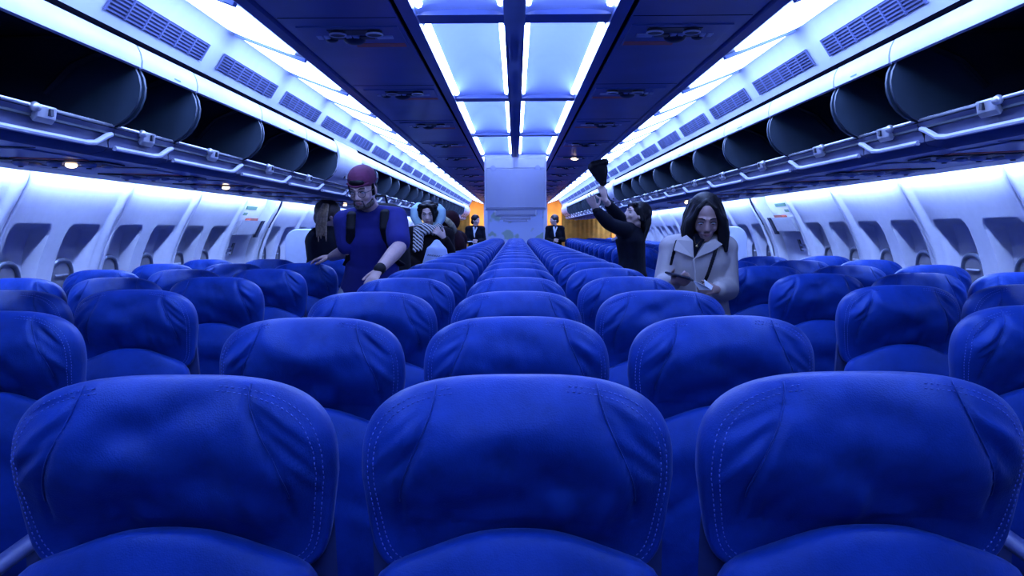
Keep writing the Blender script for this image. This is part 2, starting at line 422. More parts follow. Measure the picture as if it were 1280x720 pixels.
# coffers: a vaulted diffuser lit by a tube along each long edge
cof = []
for side in (-1, 1):
    mb = MB(); nx, ny = 20, 24; x0, x1 = .030, .276; L_ = COP - .096; vs = []
    for j in range(ny + 1):
        v = j / ny; y = v * L_
        ev = min(v, 1 - v) * L_
        for i in range(nx + 1):
            u = i / nx; x = x0 + (x1 - x0) * u
            h = .02 + .14 * math.sqrt(max(0, 1 - (2*u - 1) ** 2)) 
            h *= .10 + .90 * smooth(0, .20, ev)
            vs.append((side * x, y, CP + .012 + h))
    fs = [(j*(nx+1)+i, j*(nx+1)+i+1, (j+1)*(nx+1)+i+1, (j+1)*(nx+1)+i) for j in range(ny) for i in range(nx)]
    t1 = MB().tube([(side * .268, .05, CP + .030), (side * .268, L_ - .05, CP + .030)], .012)
    t2 = MB().tube([(side * .039, .05, CP + .030), (side * .039, L_ - .05, CP + .030)], .009)
    cof.append((mb.add(vs, fs), t1, t2))
cmesh = []
for mb, t1, t2 in cof:
    a = mb.mesh('diffuser_vault'); a.materials.append(M['vault']); b = t1.mesh('lamp_tube'); b.materials.append(M['tube']); c = t2.mesh('lamp_tube'); c.materials.append(M['tube'])
    cmesh.append((a, b, c))
k = 0
for yb in bars[:-1]:
    for si, side in enumerate((-1, 1)):
        if yb > 6.4 or yb < -1.9: pass
        r_ = {0: ''}
        behind = yb + COP < 1.2
        if yb > 6.3 and False: continue
        idx = bars.index(yb)
        lab = ('vaulted blue-white ceiling light, %s of the centre spine, %s in from the camera' % (SIDE[side], ORD[idx]))
        t = thing('ceiling_light', lab, 'ceiling light', (0, yb + .048, Z0), 'vaulted lights along the centre ceiling')
        for nm, me in zip(('diffuser_vault', 'lamp_tube', 'lamp_tube'), cmesh[si]):
            q = bpy.data.objects.new(nm, me); C.objects.link(q); q.parent = t

# --- luminous aisle ceiling panels, vents
def rrect(cx, cy, hx, hy, r, n=6):
    out = []
    for qx, qy, a0 in ((1, 1, 0), (-1, 1, PI/2), (-1, -1, PI), (1, -1, 3*PI/2)):
        for i in range(n + 1):
            a = a0 + PI/2 * i / n; out.append((cx + qx*(hx - r) + r*math.cos(a), cy + qy*(hy - r) + r*math.sin(a)))
    return out
PP = .767
pr = rrect(.008, 0, .130, PP/2 - .040, .06); n = len(pr)
pmb = MB().add([(x, y, 0) for x, y in pr] + [(x, y, .008) for x, y in pr], [tuple(range(n-1, -1, -1)), tuple(range(n, 2*n))] + [(i, (i+1) % n, n+(i+1) % n, n+i) for i in range(n)])
pme = pmb.mesh('diffuser', False); pme.materials.append(M['panel'])
fmb = MB().box((-.14, -PP/2 - .014, -.006), (.14, -PP/2 + .014, .006)); fme = fmb.mesh('joint_frame', False); fme.materials.append(M['vault'])
for side in (-1, 1):
    for i, k_ in enumerate(range(-4, 22)):
        yc = 3.09 + PP * (k_ + .5)
        if yc > Y1 - .4: break
        t = thing('ceiling_light', 'glowing white panel over the %s aisle, %s along from the camera end' % (SIDE[side], ORD[i]), 'ceiling light', (side * .925, yc, Z0 + .693), 'glowing panels over the aisles'); t.rotation_euler = (0, -side * .362, 0)
        for nm, me in (('diffuser', pme), ('joint_frame', fme)):
            q = bpy.data.objects.new(nm, me); C.objects.link(q); q.parent = t; q.scale.x = side
# vents lie on the slope between (1.11,.682) and (1.152,.62)
VP = .836
va, vb = Vector((1.112, .681)), Vector((1.150, .623)); vd = (vb - va); vl = vd.length; vd.normalize(); vn = Vector((-vd.y, vd.x)) * -1
VL = .68
def vpt(side, y, t, o):  # t along slope, o = offset into the aisle
    p = va + vd * t + vn * o; return (side * p.x, y, Z0 + p.y)
def vbox(mb, side, y0, y1, t0, t1, o0, o1):
    vs = [vpt(side, y, t, o) for o in (o0, o1) for y, t in ((y0, t0), (y1, t0), (y1, t1), (y0, t1))]
    mb.add(vs, [(0,3,2,1),(4,5,6,7),(0,1,5,4),(1,2,6,5),(2,3,7,6),(3,0,4,7)])
for side in (-1, 1):
    b = MB(); vbox(b, side, 0, VL, 0, vl, .001, .003); f = MB()
    s_ = MB()
    for i in range(6):
        t0 = vl * (i + .25) / 6; vbox(s_, side, .004, VL - .004, t0, t0 + vl/6*.42, .003, .006)
    for i in range(7):
        y = VL * i / 6; vbox(f, side, y - .004, y + .004, 0, vl, .003, .008)
    ms = []
    for nm, mb, m_ in (('backing', b, M['grille']), ('grille', s_.add(f.v, f.f), M['grille_l'])):
        me = mb.mesh(nm, False); me.materials.append(m_); ms.append((nm, me))
    for i, k_ in enumerate(range(-3, 22)):
        y = 2.28 + VP * k_
        if y > Y1 - .8: break
        if i % 8 == 6 and False: continue
        t = thing('air_vent', 'grey slatted air vent above the %s bins, %s along from the camera end' % (SIDE[side], ORD[i]), 'vent', (0, y, 0), 'air vents above the bins')
        for nm, me in ms:
            q = bpy.data.objects.new(nm, me); C.objects.link(q); q.parent = t

# --- wall wash lamps hidden above the outer edge of the bins
for side in (-1, 1):
    for i in range(NB):
        y = RIB0 + i * PITCHW
        if y < -1.3: continue
        o = MB().tube([(side * 2.283, y + .04, Z0 + .330), (side * 2.283, y + PITCHW - .04, Z0 + .330)], .010, 8).build('strip_lamp', M['wash'])
        o.location.y = 0
        tag(o, 'glowing lamp strip above the %s windows, %s bay from the camera end' % (SIDE[side], ORD[i]), 'lamp', 'lamp strips washing the window walls')

# ================================================================ OVERHEAD BINS
BB = [-.6, .15, 1.0, 1.75, 2.5, 2.93, 3.67, 4.45, 5.2, 5.95, 6.70]
while BB[-1] < Y1 - .8: BB.append(BB[-1] + (.75 if len(BB) % 3 else .5))
DPR = [(1.170, .592), (1.150, .555), (1.134, .515), (1.130, .47), (1.142, .42), (1.175, .365), (1.235, .325)]
def make_bin(side, y0, y1, i):
    s = side; L_ = y1 - y0
    closed = (side < 0 and abs(y0 - 5.2) < .01) or (side > 0 and 8.9 < y0 < 9.7) or y0 > 17.6
    what = 'closed pale bin door' if closed else 'open overhead bin'
    t = thing('overhead_bin', '%s along the %s side, %s bin from the camera end' % (what, SIDE[s], ORD[i]), 'overhead bin', (0, y0, Z0), 'overhead bins')
    g = .010
    # bowl: back, floor and roof of the cavity
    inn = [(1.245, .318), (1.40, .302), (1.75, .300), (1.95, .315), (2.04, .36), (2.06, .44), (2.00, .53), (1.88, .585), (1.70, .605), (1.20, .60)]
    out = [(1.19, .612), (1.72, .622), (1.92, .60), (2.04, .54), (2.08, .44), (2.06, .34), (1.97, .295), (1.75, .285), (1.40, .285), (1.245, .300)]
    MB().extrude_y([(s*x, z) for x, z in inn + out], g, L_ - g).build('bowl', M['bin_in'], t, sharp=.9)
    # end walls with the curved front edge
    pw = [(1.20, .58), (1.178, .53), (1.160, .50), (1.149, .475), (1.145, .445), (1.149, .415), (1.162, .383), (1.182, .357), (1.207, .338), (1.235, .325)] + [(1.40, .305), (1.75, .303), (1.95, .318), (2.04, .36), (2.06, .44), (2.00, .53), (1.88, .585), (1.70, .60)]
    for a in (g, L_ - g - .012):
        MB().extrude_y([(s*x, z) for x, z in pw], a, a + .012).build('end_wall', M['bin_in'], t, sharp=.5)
    # front lip: rail, fascia, pale handle strip
    lip = [(1.236, .318), (1.246, .318), (1.258, .300), (1.262, .280), (1.262, .262), (1.275, .250), (1.33, .240), (1.33, .285), (1.25, .300)]
    MB().extrude_y([(s*x, z) for x, z in lip], .003, L_ - .003).build('front_lip', M['lip_dark'], t, sharp=.6)
    MB().tube([(s*1.238, .012, .326), (s*1.238, L_ - .012, .326)], .0055, 8).build('edge_rail', M['rail'], t)
    # handle strip, hooks up at the far end
    e = L_ - .03
    MB().tube([(s*1.258, .03, .262), (s*1.256, L_*.5, .262), (s*1.255, e - .11, .262), (s*1.250, e - .07, .266), (s*1.238, e - .02, .292), (s*1.234, e, .298)], [.008, .008, .008, .0085, .009, .007], 8).build('handle_strip', M['bin_out'], t)
    if not closed:
        # latch keeper in the middle of the lip
        m_ = L_ * .5; lt = MB()
        lt.extrude_y([(s*1.226, .331), (s*1.240, .335), (s*1.252, .300), (s*1.244, .286), (s*1.232, .300)], m_ - .045, m_ + .045)
        lo = lt.build('latch', M['latch'], t, sharp=.5, bevel=.004)
        MB().cap((s*1.229, m_ - .055, .322), (s*1.229, m_ - .045, .322), .013, .011).build('pivot', M['latch'], lo)
        MB().box((min(s*1.222, s*1.232), m_ + .004, .306), (max(s*1.222, s*1.232), m_ + .018, .324)).build('latch_slot', M['dark'], lo, smooth=False)
        # the open door: swung up, only its pale lower edge hangs below the ceiling
        dp = [(1.172, .574), (1.160, .571), (1.150, .548), (1.146, .525), (1.148, .503), (1.158, .500), (1.166, .52), (1.172, .55)]
        MB().extrude_y([(s*x, z) for x, z in dp], .006, L_ - .006).build('bin_door', M['bin_out'], t, sharp=.7)
        if i % 2 == 0:
            MB().box((min(s*1.146, s*1.150), L_*.55, .512), (max(s*1.146, s*1.150), L_*.66, .516)).build('door_mark', M['greenmark'], t, smooth=False)
        # hinge arm in the cavity
        MB().tube([(s*1.20, .05, .56), (s*1.34, .05, .50), (s*1.42, .05, .42)], .010, 6).build('hinge_arm', M['dark'], t)
        MB().tube([(s*1.20, L_ - .05, .56), (s*1.34, L_ - .05, .50), (s*1.42, L_ - .05, .42)], .010, 6).build('hinge_arm', M['dark'], t)
    else:
        dp = DPR + [(x + .014, z + .004) for x, z in reversed(DPR)]
        do = MB().extrude_y([(s*x, z) for x, z in dp], .005, L_ - .005).build('bin_door', M['bin_out'], t, sharp=.7)
        MB().box((min(s*1.165, s*1.178), L_*.42, .356), (max(s*1.165, s*1.178), L_*.58, .374)).build('door_pull', M['dark'], do, smooth=False)
    return t
for side in (-1, 1):
    for i, (a, b) in enumerate(zip(BB, BB[1:])):
        make_bin(side, a, b, i)
# underside (continuous) and PSU units on it
for side in (-1, 1):
    s = side
    o = MB().extrude_y([(s*x, Z0 + z) for x, z in [(1.33, .241), (1.90, .262), (1.90, .270), (1.912, .270), (1.912, .262), (2.25, .285), (2.262, .30), (2.20, .300), (1.9, .282), (1.33, .283)]], Y0, Y1).build('bin_underside', M['under'], smooth=True, sharp=.3)
    struct(o); o.name = 'trim_1' if side < 0 else 'trim_2'
def uz(x): return Z0 + .241 + (x - 1.33) / (1.90 - 1.33) * .021
for side in (-1, 1):
    rnd = random.Random(3 + side)
    ys = [2.15 + .77 * k - .0 for k in range(-2, 7)] + [2.15 + .77 * k for k in range(9, 23)]
    for i, y in enumerate(ys):
        s = side
        t = thing('service_panel', 'passenger service panel under the %s bins, %s along from the camera end' % (SIDE[s], ORD[i]), 'service panel', (0, y, 0), 'service panels under the bins')
        def slab(name, xa, xb, ya, yb, h, m_, par=t, sm=False):
            vs = []
            for hh in (0, h):
                for x, yy in ((xa, ya), (xb, ya), (xb, yb), (xa, yb)): vs.append((s*x, yy, uz(x) - .001 - hh))
            return MB().add(vs, [(0,3,2,1),(4,5,6,7),(0,1,5,4),(1,2,6,5),(2,3,7,6),(3,0,4,7)]).build(name, m_, par, smooth=sm, bevel=.002)
        slab('backing_plate', 1.42, 1.84, .62, .78, .005, M['dark'])
        for k_ in range(3):
            x = 1.50 + .12 * k_
            g_ = MB().ell((s*x, .68, uz(x) - .010), (.026, .026, .014)).build('air_nozzle', M['tile'], t)
            MB().tube([(s*x, .68, uz(x) - .018), (s*x, .68, uz(x) - .026)], .009, 8).build('nozzle_core', M['dark'], g_)
        lit = (i in (2, 4) and side < 0) or (i == 8)
        for k_ in range(3):
            x = 1.47 + .13 * k_
            MB().ell((s*x, .75, uz(x) - .010), (.020, .020, .010)).build('reading_lamp', M['read'] if lit and k_ == 1 else M['tile'], t)
        slab('sign_strip', 1.58, 1.74, .795, .825, .005, M['tile'])
        slab('joint_line', 1.36, 1.89, .13, .136, .0015, M['groove'])
        slab('painted_underside_reflection', 1.45, 1.70, .55, .59, .003, M['red'])  # faint reddish reflection on the underside, painted as a thin red slab
        slab('oxygen_mask_door', 1.42, 1.86, .17, .50, .003, M['under'])
# centre service units
for side in (-1, 1):
    for i, k_ in enumerate(range(-2, 14)):
        s = side; y = 2.53 + 1.06 * k_; z = Z0 + CP
        t = thing('service_panel', 'dark service panel on the ceiling %s of the centre lights, %s along' % (SIDE[s], ORD[i]), 'service panel', (0, y, 0), 'service panels on the centre ceiling')
        def bx(name, xa, xb, ya, yb, h, m_, par=t):
            return MB().box((min(s*xa, s*xb), -yb, z - h), (max(s*xa, s*xb), -ya, z + .001)).build(name, m_, par, smooth=False, bevel=.0015)
        bx('base_plate', .345, .645, -.13, .13, .004, M['psu_c'])
        bx('recess', .40, .56, .045, .105, .006, M['dark'])
        for x in (.42, .53):
            a = MB().tube([(s*x, -.085, z - .004), (s*x, -.085, z - .016)], .024, 16).build('speaker_disc', M['dark'], t)
            MB().tube([(s*x + .024*math.cos(q*PI/8), -.085 + .024*math.sin(q*PI/8), z - .015) for q in range(16)], .003, 6, True).build('disc_ring', M['tile'], a)
        for q, (xa, xb, m_) in enumerate([(.375, .425, 'tile'), (.432, .475, 'dark'), (.480, .497, 'tile'), (.502, .520, 'tile'), (.526, .566, 'dark'), (.570, .585, 'tile'), (.592, .608, 'tile')]):
            bx('sign_tile', xa, xb, -.004, .032, .008, M[m_])
        MB().ell((s*.50, .02, z - .004), (.035, .035, .016)).build('reading_lamp', M['read'] if (side > 0 and i == 6) else M['dark'], t)
        MB().ell((s*.57, .015, z - .004), (.02, .02, .010)).build('reading_lamp', M['dark'], t)
        bx('painted_red_reflection', .35, .51, -.120, -.070, .0055, M['red'])  # reflection of the seatbelt sign, painted as a red slab
        bx('joint_line', .335, .672, .22, .224, .001, M['groove'])

# --- hanging monitors
for i, y in enumerate([6.68, 9.9, 13.2, 16.6]):
    t = thing('ceiling_monitor', ['large square grey monitor box hanging nearest at the ceiling end', 'second grey monitor box, just below the nearest', 'third grey monitor box hanging far down the cabin', 'farthest grey monitor box before the end wall'][i], 'monitor', (0, y, Z0), 'monitor boxes over the centre seats')
    w = .258
    MB().box((-w, 0, .165), (w, .12, CP + .02)).build('housing', M['monitor'], t, smooth=False, bevel=.012)
    MB().box((-w + .012, -.006, .180), (w - .012, .002, .50)).build('screen', M['screen'], t, smooth=False, bevel=.008)
    MB().box((-w + .012, -.006, .508), (w - .012, .002, .585)).build('hinge_cover_and_gap_shade', M['monitor'], t, smooth=False, bevel=.006)
    for x in (-.185, .185):
        MB().tube([(x, -.004, .51), (x, -.014, .51)], .022, 20).build('round_fastener', M['psu'], t)
# --- far end
bw = struct(bpy.data.objects.new('wall_back', None)); C.objects.link(bw)
m, N, L, b = nmat('mural_panel')
tc = N.new('ShaderNodeTexCoord'); nz = N.new('ShaderNodeTexNoise'); nz.inputs['Scale'].default_value = 3.0; nz.inputs['Detail'].default_value = 2
L.new(tc.outputs['Object'], nz.inputs['Vector']); rp = N.new('ShaderNodeValToRGB')
rp.color_ramp.elements[0].position = .54; rp.color_ramp.elements[0].color = (.45, .55, .85, 1); rp.color_ramp.elements[1].position = .60; rp.color_ramp.elements[1].color = (.28, .40, .36, 1)
L.new(nz.outputs['Fac'], rp.inputs[0]); L.new(rp.outputs[0], b.inputs['Base Color']); M['mural'] = m
MB().box((-.76, 20.3, 0), (.76, 20.4, 2.2)).build('centre_bulkhead', M['mural'], bw, smooth=False)
MB().box((-.80, 20.25, 0), (-.70, 20.5, 2.2)).build('bulkhead_edge', M['bulk'], bw, smooth=False)
MB().box((.70, 20.25, 0), (.80, 20.5, 2.2)).build('bulkhead_edge', M['bulk'], bw, smooth=False)
MB().box((-2.9, 23.4, 0), (2.9, 23.5, 2.4)).build('galley_wall', M['ochre'], bw, smooth=False)
MB().box((-2.9, 20.3, 2.2), (2.9, 23.5, 2.25)).build('galley_ceiling', M['galley'], bw, smooth=False)
for sx in (-2.7, 2.7): MB().box((min(sx, sx*1.03), 20.3, 0), (max(sx, sx*1.03), 23.5, 2.3)).build('galley_side', M['ochre'], bw, smooth=False)
for s in (-1, 1):
    mb = MB(); n = 40; pts = []
    x0, x1 = 1.17, 2.45
    top = [(s*(x0 + (x1-x0)*i/n), 20.45 + .012*math.sin(i*1.7)) for i in range(n+1)]
    bk = [(x, y + .02) for x, y in reversed(top)]
    pr = top + bk; nn = len(pr)
    mb.add([(x, y, .05) for x, y in pr] + [(x, y, 2.02) for x, y in pr], [(i, (i+1) % nn, nn+(i+1) % nn, nn+i) for i in range(nn)])
    tag(mb.build('galley_curtain', M['curtain'], sharp=2), 'pleated ochre curtain at the far end beside the %s aisle' % SIDE[s], 'curtain')
    g = bpy.data.lights.new('galley_and_curtain_light', 'AREA'); g.energy = 90; g.color = (1, .78, .5); g.size = 1.2
    go = bpy.data.objects.new('galley_and_curtain_light', g); C.objects.link(go); go.location = (s*1.6, 21.9, 2.15)
    curtain_fill = bpy.data.lights.new('galley_and_curtain_light', 'AREA'); curtain_fill.energy = 170; curtain_fill.color = (1, .80, .5); curtain_fill.size = .5  # added light on the cabin side, aimed at the curtain to brighten it
    go = bpy.data.objects.new('galley_and_curtain_light', curtain_fill); C.objects.link(go); go.location = (s*1.55, 19.7, 2.02); go.rotation_euler = (math.radians(50), 0, 0)
    cart = thing('galley_cart', 'pale service cart standing beyond the %s aisle' % SIDE[s], 'cart', (s*.98, 22.6, 0))
    MB().box((-.15, 0, .08), (.15, .7, 1.05)).build('body', M['galley'], cart, smooth=False, bevel=.01)
    MB().box((-.16, -.01, 1.05), (.16, .71, 1.08)).build('top', M['bulk'], cart, smooth=False, bevel=.005)
    MB().tube([(-.12, -.03, .95), (.12, -.03, .95)], .01).build('handle', M['frame'], cart)
struct(MB().box((-2.9, Y0 - .1, 0), (2.9, Y0, 2.4)).build('wall_front', M['bulk'], smooth=False))
# low grey partitions past the exit doors
for s in (-1, 1):
    y = 8.35
    pr = rrect(0, 0, .20, .70, .13); n = len(pr)
    mb = MB().add([(x, 0, z) for x, z in pr] + [(x, .05, z) for x, z in pr], [tuple(range(n-1, -1, -1)), tuple(range(n, 2*n))] + [(i, (i+1) % n, n+(i+1) % n, n+i) for i in range(n)])
    o = mb.build('partition', M['bulk'], bevel=.01, loc=(s*2.21, y, .70))
    tag(o, 'low rounded pale grey partition behind the %s exit door' % SIDE[s], 'partition')

# ================================================================ SEATS
def outline(n, wtop, htop, hbot, wbot, e1=3.1, e2=4.2, arch=0.0):
    pts = []
    for k_ in range(n):
        t = 2 * PI * k_ / n; c, s_ = math.cos(t), math.sin(t)
        e = e1 if s_ >= 0 else e2; h = htop if s_ >= 0 else hbot
        x = math.copysign(abs(c) ** (2/e), c); z = math.copysign(abs(s_) ** (2/e), s_) * h
        w = wtop if z >= 0 else wtop + (wbot - wtop) * (-z / hbot)
        pts.append((x * w, z))
    return pts
def pillow(out, D, B, zc, yo, shear, wr=None, rings=26, rimw=.0, bulge=None):
    n = len(out); vs = []; fs = []
    def ring(r, y):
        q = []
        for x, z in out:
            px, pz = x * r, z * r
            yy = y
            if callable(y): yy = y(px, pz, r, math.atan2(z, x))
            q.append((px, yo + yy + shear * (-pz), zc + pz))
        return q
    def front(px, pz, r, th):
        p = 2.0 + 3.5 * abs(math.cos(th)) ** 2
        y = -D * max(0, 1 - r ** p) ** .5
        if bulge: y += bulge(px, pz) * (1 - r ** 6)
        if wr: y += wr(px, pz) * (1 - r ** 8)
        return y
    rl = [1 - (1 - i / rings) ** 1.0 for i in range(1, rings)]
    rl = [math.sin(i / rings * PI/2) for i in range(1, rings + 1)]
    vs.append((0, yo + front(0, 0, 0, 0), zc))
    for r in rl: vs += ring(r, front)
    m_ = 10
    for i in range(1, m_): 
        a = i / m_ * PI/2; r = math.cos(a) ** .3
        vs += ring(r, B * math.sin(a))
    R_ = len(rl) + m_ - 1
    fs += [(0, 1 + (k_+1) % n, 1 + k_) for k_ in range(n)]
    for i in range(R_ - 1):
        a = 1 + i*n; b_ = 1 + (i+1)*n
        for k_ in range(n): fs.append((a+k_, a+(k_+1) % n, b_+(k_+1) % n, b_+k_))
    fs.append(tuple(1 + (R_-1)*n + k_ for k_ in range(n)))
    return MB().add(vs, fs), front
def wrinkles(seed, strong=1.0):
    r = random.Random(seed); W_ = []
    for s in (-1, 1):
        for j in range(5):   # folds fanning out from the top of the seam
            x0, z0 = s * (.118 + .012*j*r.random()), .125 - .018*j
            x1, z1 = s * (.20 + .02*r.random()), z0 - .04 - .06*r.random() + .02*j*0
            W_.append((x0, z0, x1, z1, .0045 + .005*r.random(), (.0030 + .0022*r.random()) * (1 if r.random() > .4 else -1)))
    for j in range(3):       # broad soft diagonal folds across the middle
        s = r.choice((-1, 1)); x0, z0 = -s*.10, .05 - .05*j; x1, z1 = s*.10, z0 + .05 + .06*r.random()
        W_.append((x0, z0, x1, z1, .022 + .012*r.random(), .006 * r.choice((-1, 1))))
    for j in range(4):       # small vertical gathers at the bottom
        x0 = r.uniform(-.15, .15); W_.append((x0, -.085, x0 + r.uniform(-.02, .02), -.02, .012, .003*r.choice((-1, 1))))
    sd = r.uniform(0, 50)
    def f(x, z):
        y = 0
        for x0, z0, x1, z1, w, a in W_:
            dx, dz = x1-x0, z1-z0; L2 = dx*dx + dz*dz
            t = ((x-x0)*dx + (z-z0)*dz) / L2
            if t < -.15 or t > 1.15: continue
            d = abs((x-x0)*dz - (z-z0)*dx) / math.sqrt(L2)
            y += a * math.exp(-(d/w)**2) * math.sin(PI*(t+.15)/1.3)
        y += .004 * noise.noise(Vector((x*9+sd, z*9, 1))) + .0018 * noise.noise(Vector((x*28+sd, z*22, 4)))
        g = seamx(z)      # panel seam groove and slightly proud middle panel
        dd = abs(x) - g
        if z > -.06:
            y += .0045 * math.exp(-(dd/.004)**2)
            y -= .0035 * smooth(.012, -.02, dd) * smooth(-.10, .0, z)
        return y * strong
    return f
def seamx(z): return .113 + .052 * smooth(.14, -.03, z)
def resample(pts, n):
    m_ = len(pts); d = [0]
    for i in range(m_): d.append(d[-1] + math.hypot(pts[(i+1) % m_][0]-pts[i][0], pts[(i+1) % m_][1]-pts[i][1]))
    out = []; j = 0
    for k_ in range(n):
        t = d[-1] * k_ / n
        while d[j+1] < t: j += 1
        f = (t - d[j]) / max(1e-9, d[j+1] - d[j]); a, b = pts[j], pts[(j+1) % m_]
        out.append((a[0] + (b[0]-a[0])*f, a[1] + (b[1]-a[1])*f))
    return out
HO = resample(outline(400, .224, .145, .150, .204, 3.1, 7), 144)
HZ = 1.027
def bulge_h(x, z):  # strong dome near the top, tucked in at the bottom
    return .045 * smooth(.03, -.13, z) - .012 * math.exp(-((z-.045)/.06)**2)
heads = []
for sd in range(4):
    wf = wrinkles(sd * 11 + 2, 1.75)
    mb, fr = pillow(HO, .052, .085, HZ, -.03, .04, wf, rings=46, bulge=bulge_h)
    h = mb.mesh('headrest', True, None); h.materials.append(M['leather'])
    # piping along the seams and the rim stitches
    def surf(x, z, off=-.001):
        # radius of the ring this point sits on
        best = 1.0
        a = math.atan2(z, x)
        k_ = min(range(len(HO)), key=lambda q: abs(math.atan2(HO[q][1], HO[q][0]) - a))
        r = min(1, math.hypot(x, z) / math.hypot(*HO[k_]))
        return Vector((x, fr(x, z, r, a) + .04 * (-z) - .03 + off, HZ + z))
    pps = []
    for s in (-1, 1):
        pts = [surf(s * (seamx(z) ), z, -.0035) for z in [.136 - .0065*i for i in range(26)]]
        pip = MB().tube(pts, .0013, 5)
        p_ = pip.mesh('seam_piping'); p_.materials.append(M['leather_b']); pps.append(p_)
    sts = []
    for half_ in (-1, 1):
      st = MB()
      for rr in (.90, .94):
        m_ = 150
        for q in range(m_):
            a = 2*PI*q/m_
            if math.cos(a) * half_ < 0: continue
            if math.sin(a) < -.75: continue
            if abs(math.cos(a)) < .42 : continue
            def P(a):
                k_ = a / (2*PI) * 144; i0 = int(k_) % 144; f_ = k_ - int(k_)
                x = HO[i0][0]*(1-f_) + HO[(i0+1) % 144][0]*f_; z = HO[i0][1]*(1-f_) + HO[(i0+1) % 144][1]*f_
                return surf(x*rr, z*rr, -.0006)
            st.tube([P(a), P(a + 2*PI/m_*.5)], .0009, 4)
      s_ = st.mesh('stitching'); s_.materials.append(M['thread']); sts.append(s_)
    heads.append((h, pps, sts))
def bo(n=96):  # backrest outline: arched bulge at the top between two shoulders
    pts = []
    base = resample(outline(500, .210, .243, .26, .21, 9, 6), n)
    for x, z in base:
        if z > .10: z = z + .050 * math.exp(-(abs(x)/.135)**2.6) * smooth(.05, .243, z) 
        pts.append((x, z))
    return pts
backs = []
for sd in range(3):
    r = random.Random(90+sd); ph = r.uniform(0, 6)
    def wb(x, z, ph=ph, sd=sd):
        y = .004*noise.noise(Vector((x*7+sd*9, z*9, 2))) + .003*math.sin(z*60 + 30*x*x*math.copysign(1, x) + ph) * smooth(.06, .2, abs(x))
        y -= .022 * math.exp(-((z-.19)/.05)**2) * math.exp(-(x/.15)**2)
        y += .008 * math.exp(-((z-.07-.05*math.cos(x*14))/.018)**2)
        return y
    mb, _ = pillow(bo(), .060, .09, .672, -.055, .13, wb, rings=22)
    q = mb.mesh('backrest', True, None); q.materials.append(M['leather']); backs.append(q)
cs = MB()
pl, _ = pillow(outline(48, .225, .22, .22, .22, 6, 6), .06, .06, 0, 0, 0)
cs.add([(x, -.33 - z, .44 - y) for x, y, z in pl.v], pl.f)
cush = cs.mesh('seat_cushion', True, None); cush.materials.append(M['leather'])
sh = MB(); pts = outline(48, .215, .36, .36, .215, 5, 5)
vs = [(x, .055 - .11*(z), .80 + z*.93) for x, z in pts] + [(x*.93, .105 - .11*z, .80 + z*.90) for x, z in pts]
vs = [(x, y, z) for x, y, z in vs]
sh.add(vs, [tuple(range(47, -1, -1)), tuple(range(48, 96))] + [(k_, (k_+1) % 48, 48+(k_+1) % 48, 48+k_) for k_ in range(48)])
for i_, v in enumerate(sh.v): sh.v[i_] = (v[0], v[1] - .05 + (.05 if v[2] > 1 else 0)*0, v[2])
shell = sh.mesh('back_shell', True, .6); shell.materials.append(M['shell'])
def arm_mesh(x):
    a = MB(); pr = []
    a.ecap((x, -.10, .655), (x, -.50, .635), (.022, .020), (.024, .018), (1, 0, 0), 16, 4)
    a.box((x - .014, -.30, .46), (x + .014, -.06, .64))
    me = a.mesh('armrest', True, .7); me.materials.append(M['arm']); return me
def leg_mesh(x):
    a = MB(); a.box((x-.02, -.50, .0), (x+.02, -.05, .025)); a.tube([(x, -.46, .02), (x, -.40, .38)], .018, 8); a.tube([(x, -.08, .02), (x, -.16, .38)], .018, 8)
    me = a.mesh('leg', True, .6); me.materials.append(M['frame']); return me
fa = MB(); fa.tube([(-.22, -.42, .37), (.22, -.42, .37)], .02, 8); fa.tube([(-.22, -.14, .37), (.22, -.14, .37)], .02, 8)
fram = fa.mesh('seat_beam'); fram.materials.append(M['frame'])
def place_seat(x, y, half, label, group, hv, bv, last, near, sx=1.0):
    t = thing('aircraft_seat', label, 'seat', (x, y, 0), group)
    def k_(n, me, par=t):
        o = bpy.data.objects.new(n, me); C.objects.link(o); o.parent = par
        if par is t and n not in ('armrest', 'leg'): o.scale.x = sx * (.90 if n == 'seat_cushion' else 1)
        return o
    h = k_('headrest', heads[hv][0]); [k_('seam_piping', q_, h) for q_ in heads[hv][1]]
    if near:
        for q_ in heads[hv][2]: k_('stitching', q_, h)
    k_('backrest', backs[bv]); k_('seat_cushion', cush); k_('back_shell', shell)
    k_('armrest', arm_l[half]); k_('leg', leg_l); k_('seat_beam', fram)
    if last: k_('armrest', arm_r[half])
    return t
arm_l = {.245: arm_mesh(-.242), .2275: arm_mesh(-.2275)}; arm_r = {.245: arm_mesh(.242), .2275: arm_mesh(.2275)}
leg_l = leg_mesh(0)
rs = random.Random(21)
CROWS = [1.165, 1.945, 2.745, 3.545, 4.345] + [5.13 + .76 * k_ for k_ in range(20)]
for i, y in enumerate(CROWS):
    if y > 19.9: break
    for c, nm in ((-1, 'left'), (0, 'middle'), (1, 'right')):
        if i == 0: hv = {-1: 0, 0: 1, 1: 2}[c]
        else: hv = rs.randrange(4)
        place_seat(c * (.493 if i else .497), y + (.01 if c and i == 0 else 0), .245, 'blue leather seat, %s column of the centre block, %s row from the camera' % (nm, ORD[i]),
                   'seats of the centre block', hv, rs.randrange(3), c == 1, i < 4, 1.05 if (i == 0 and c) else 1.0)
SROWS = [-.16, .61, 1.38, 2.15, 2.92, 3.70, 4.47, 5.24, 6.01]
FROWS = [9.0 + .78 * k_ for k_ in range(14)]
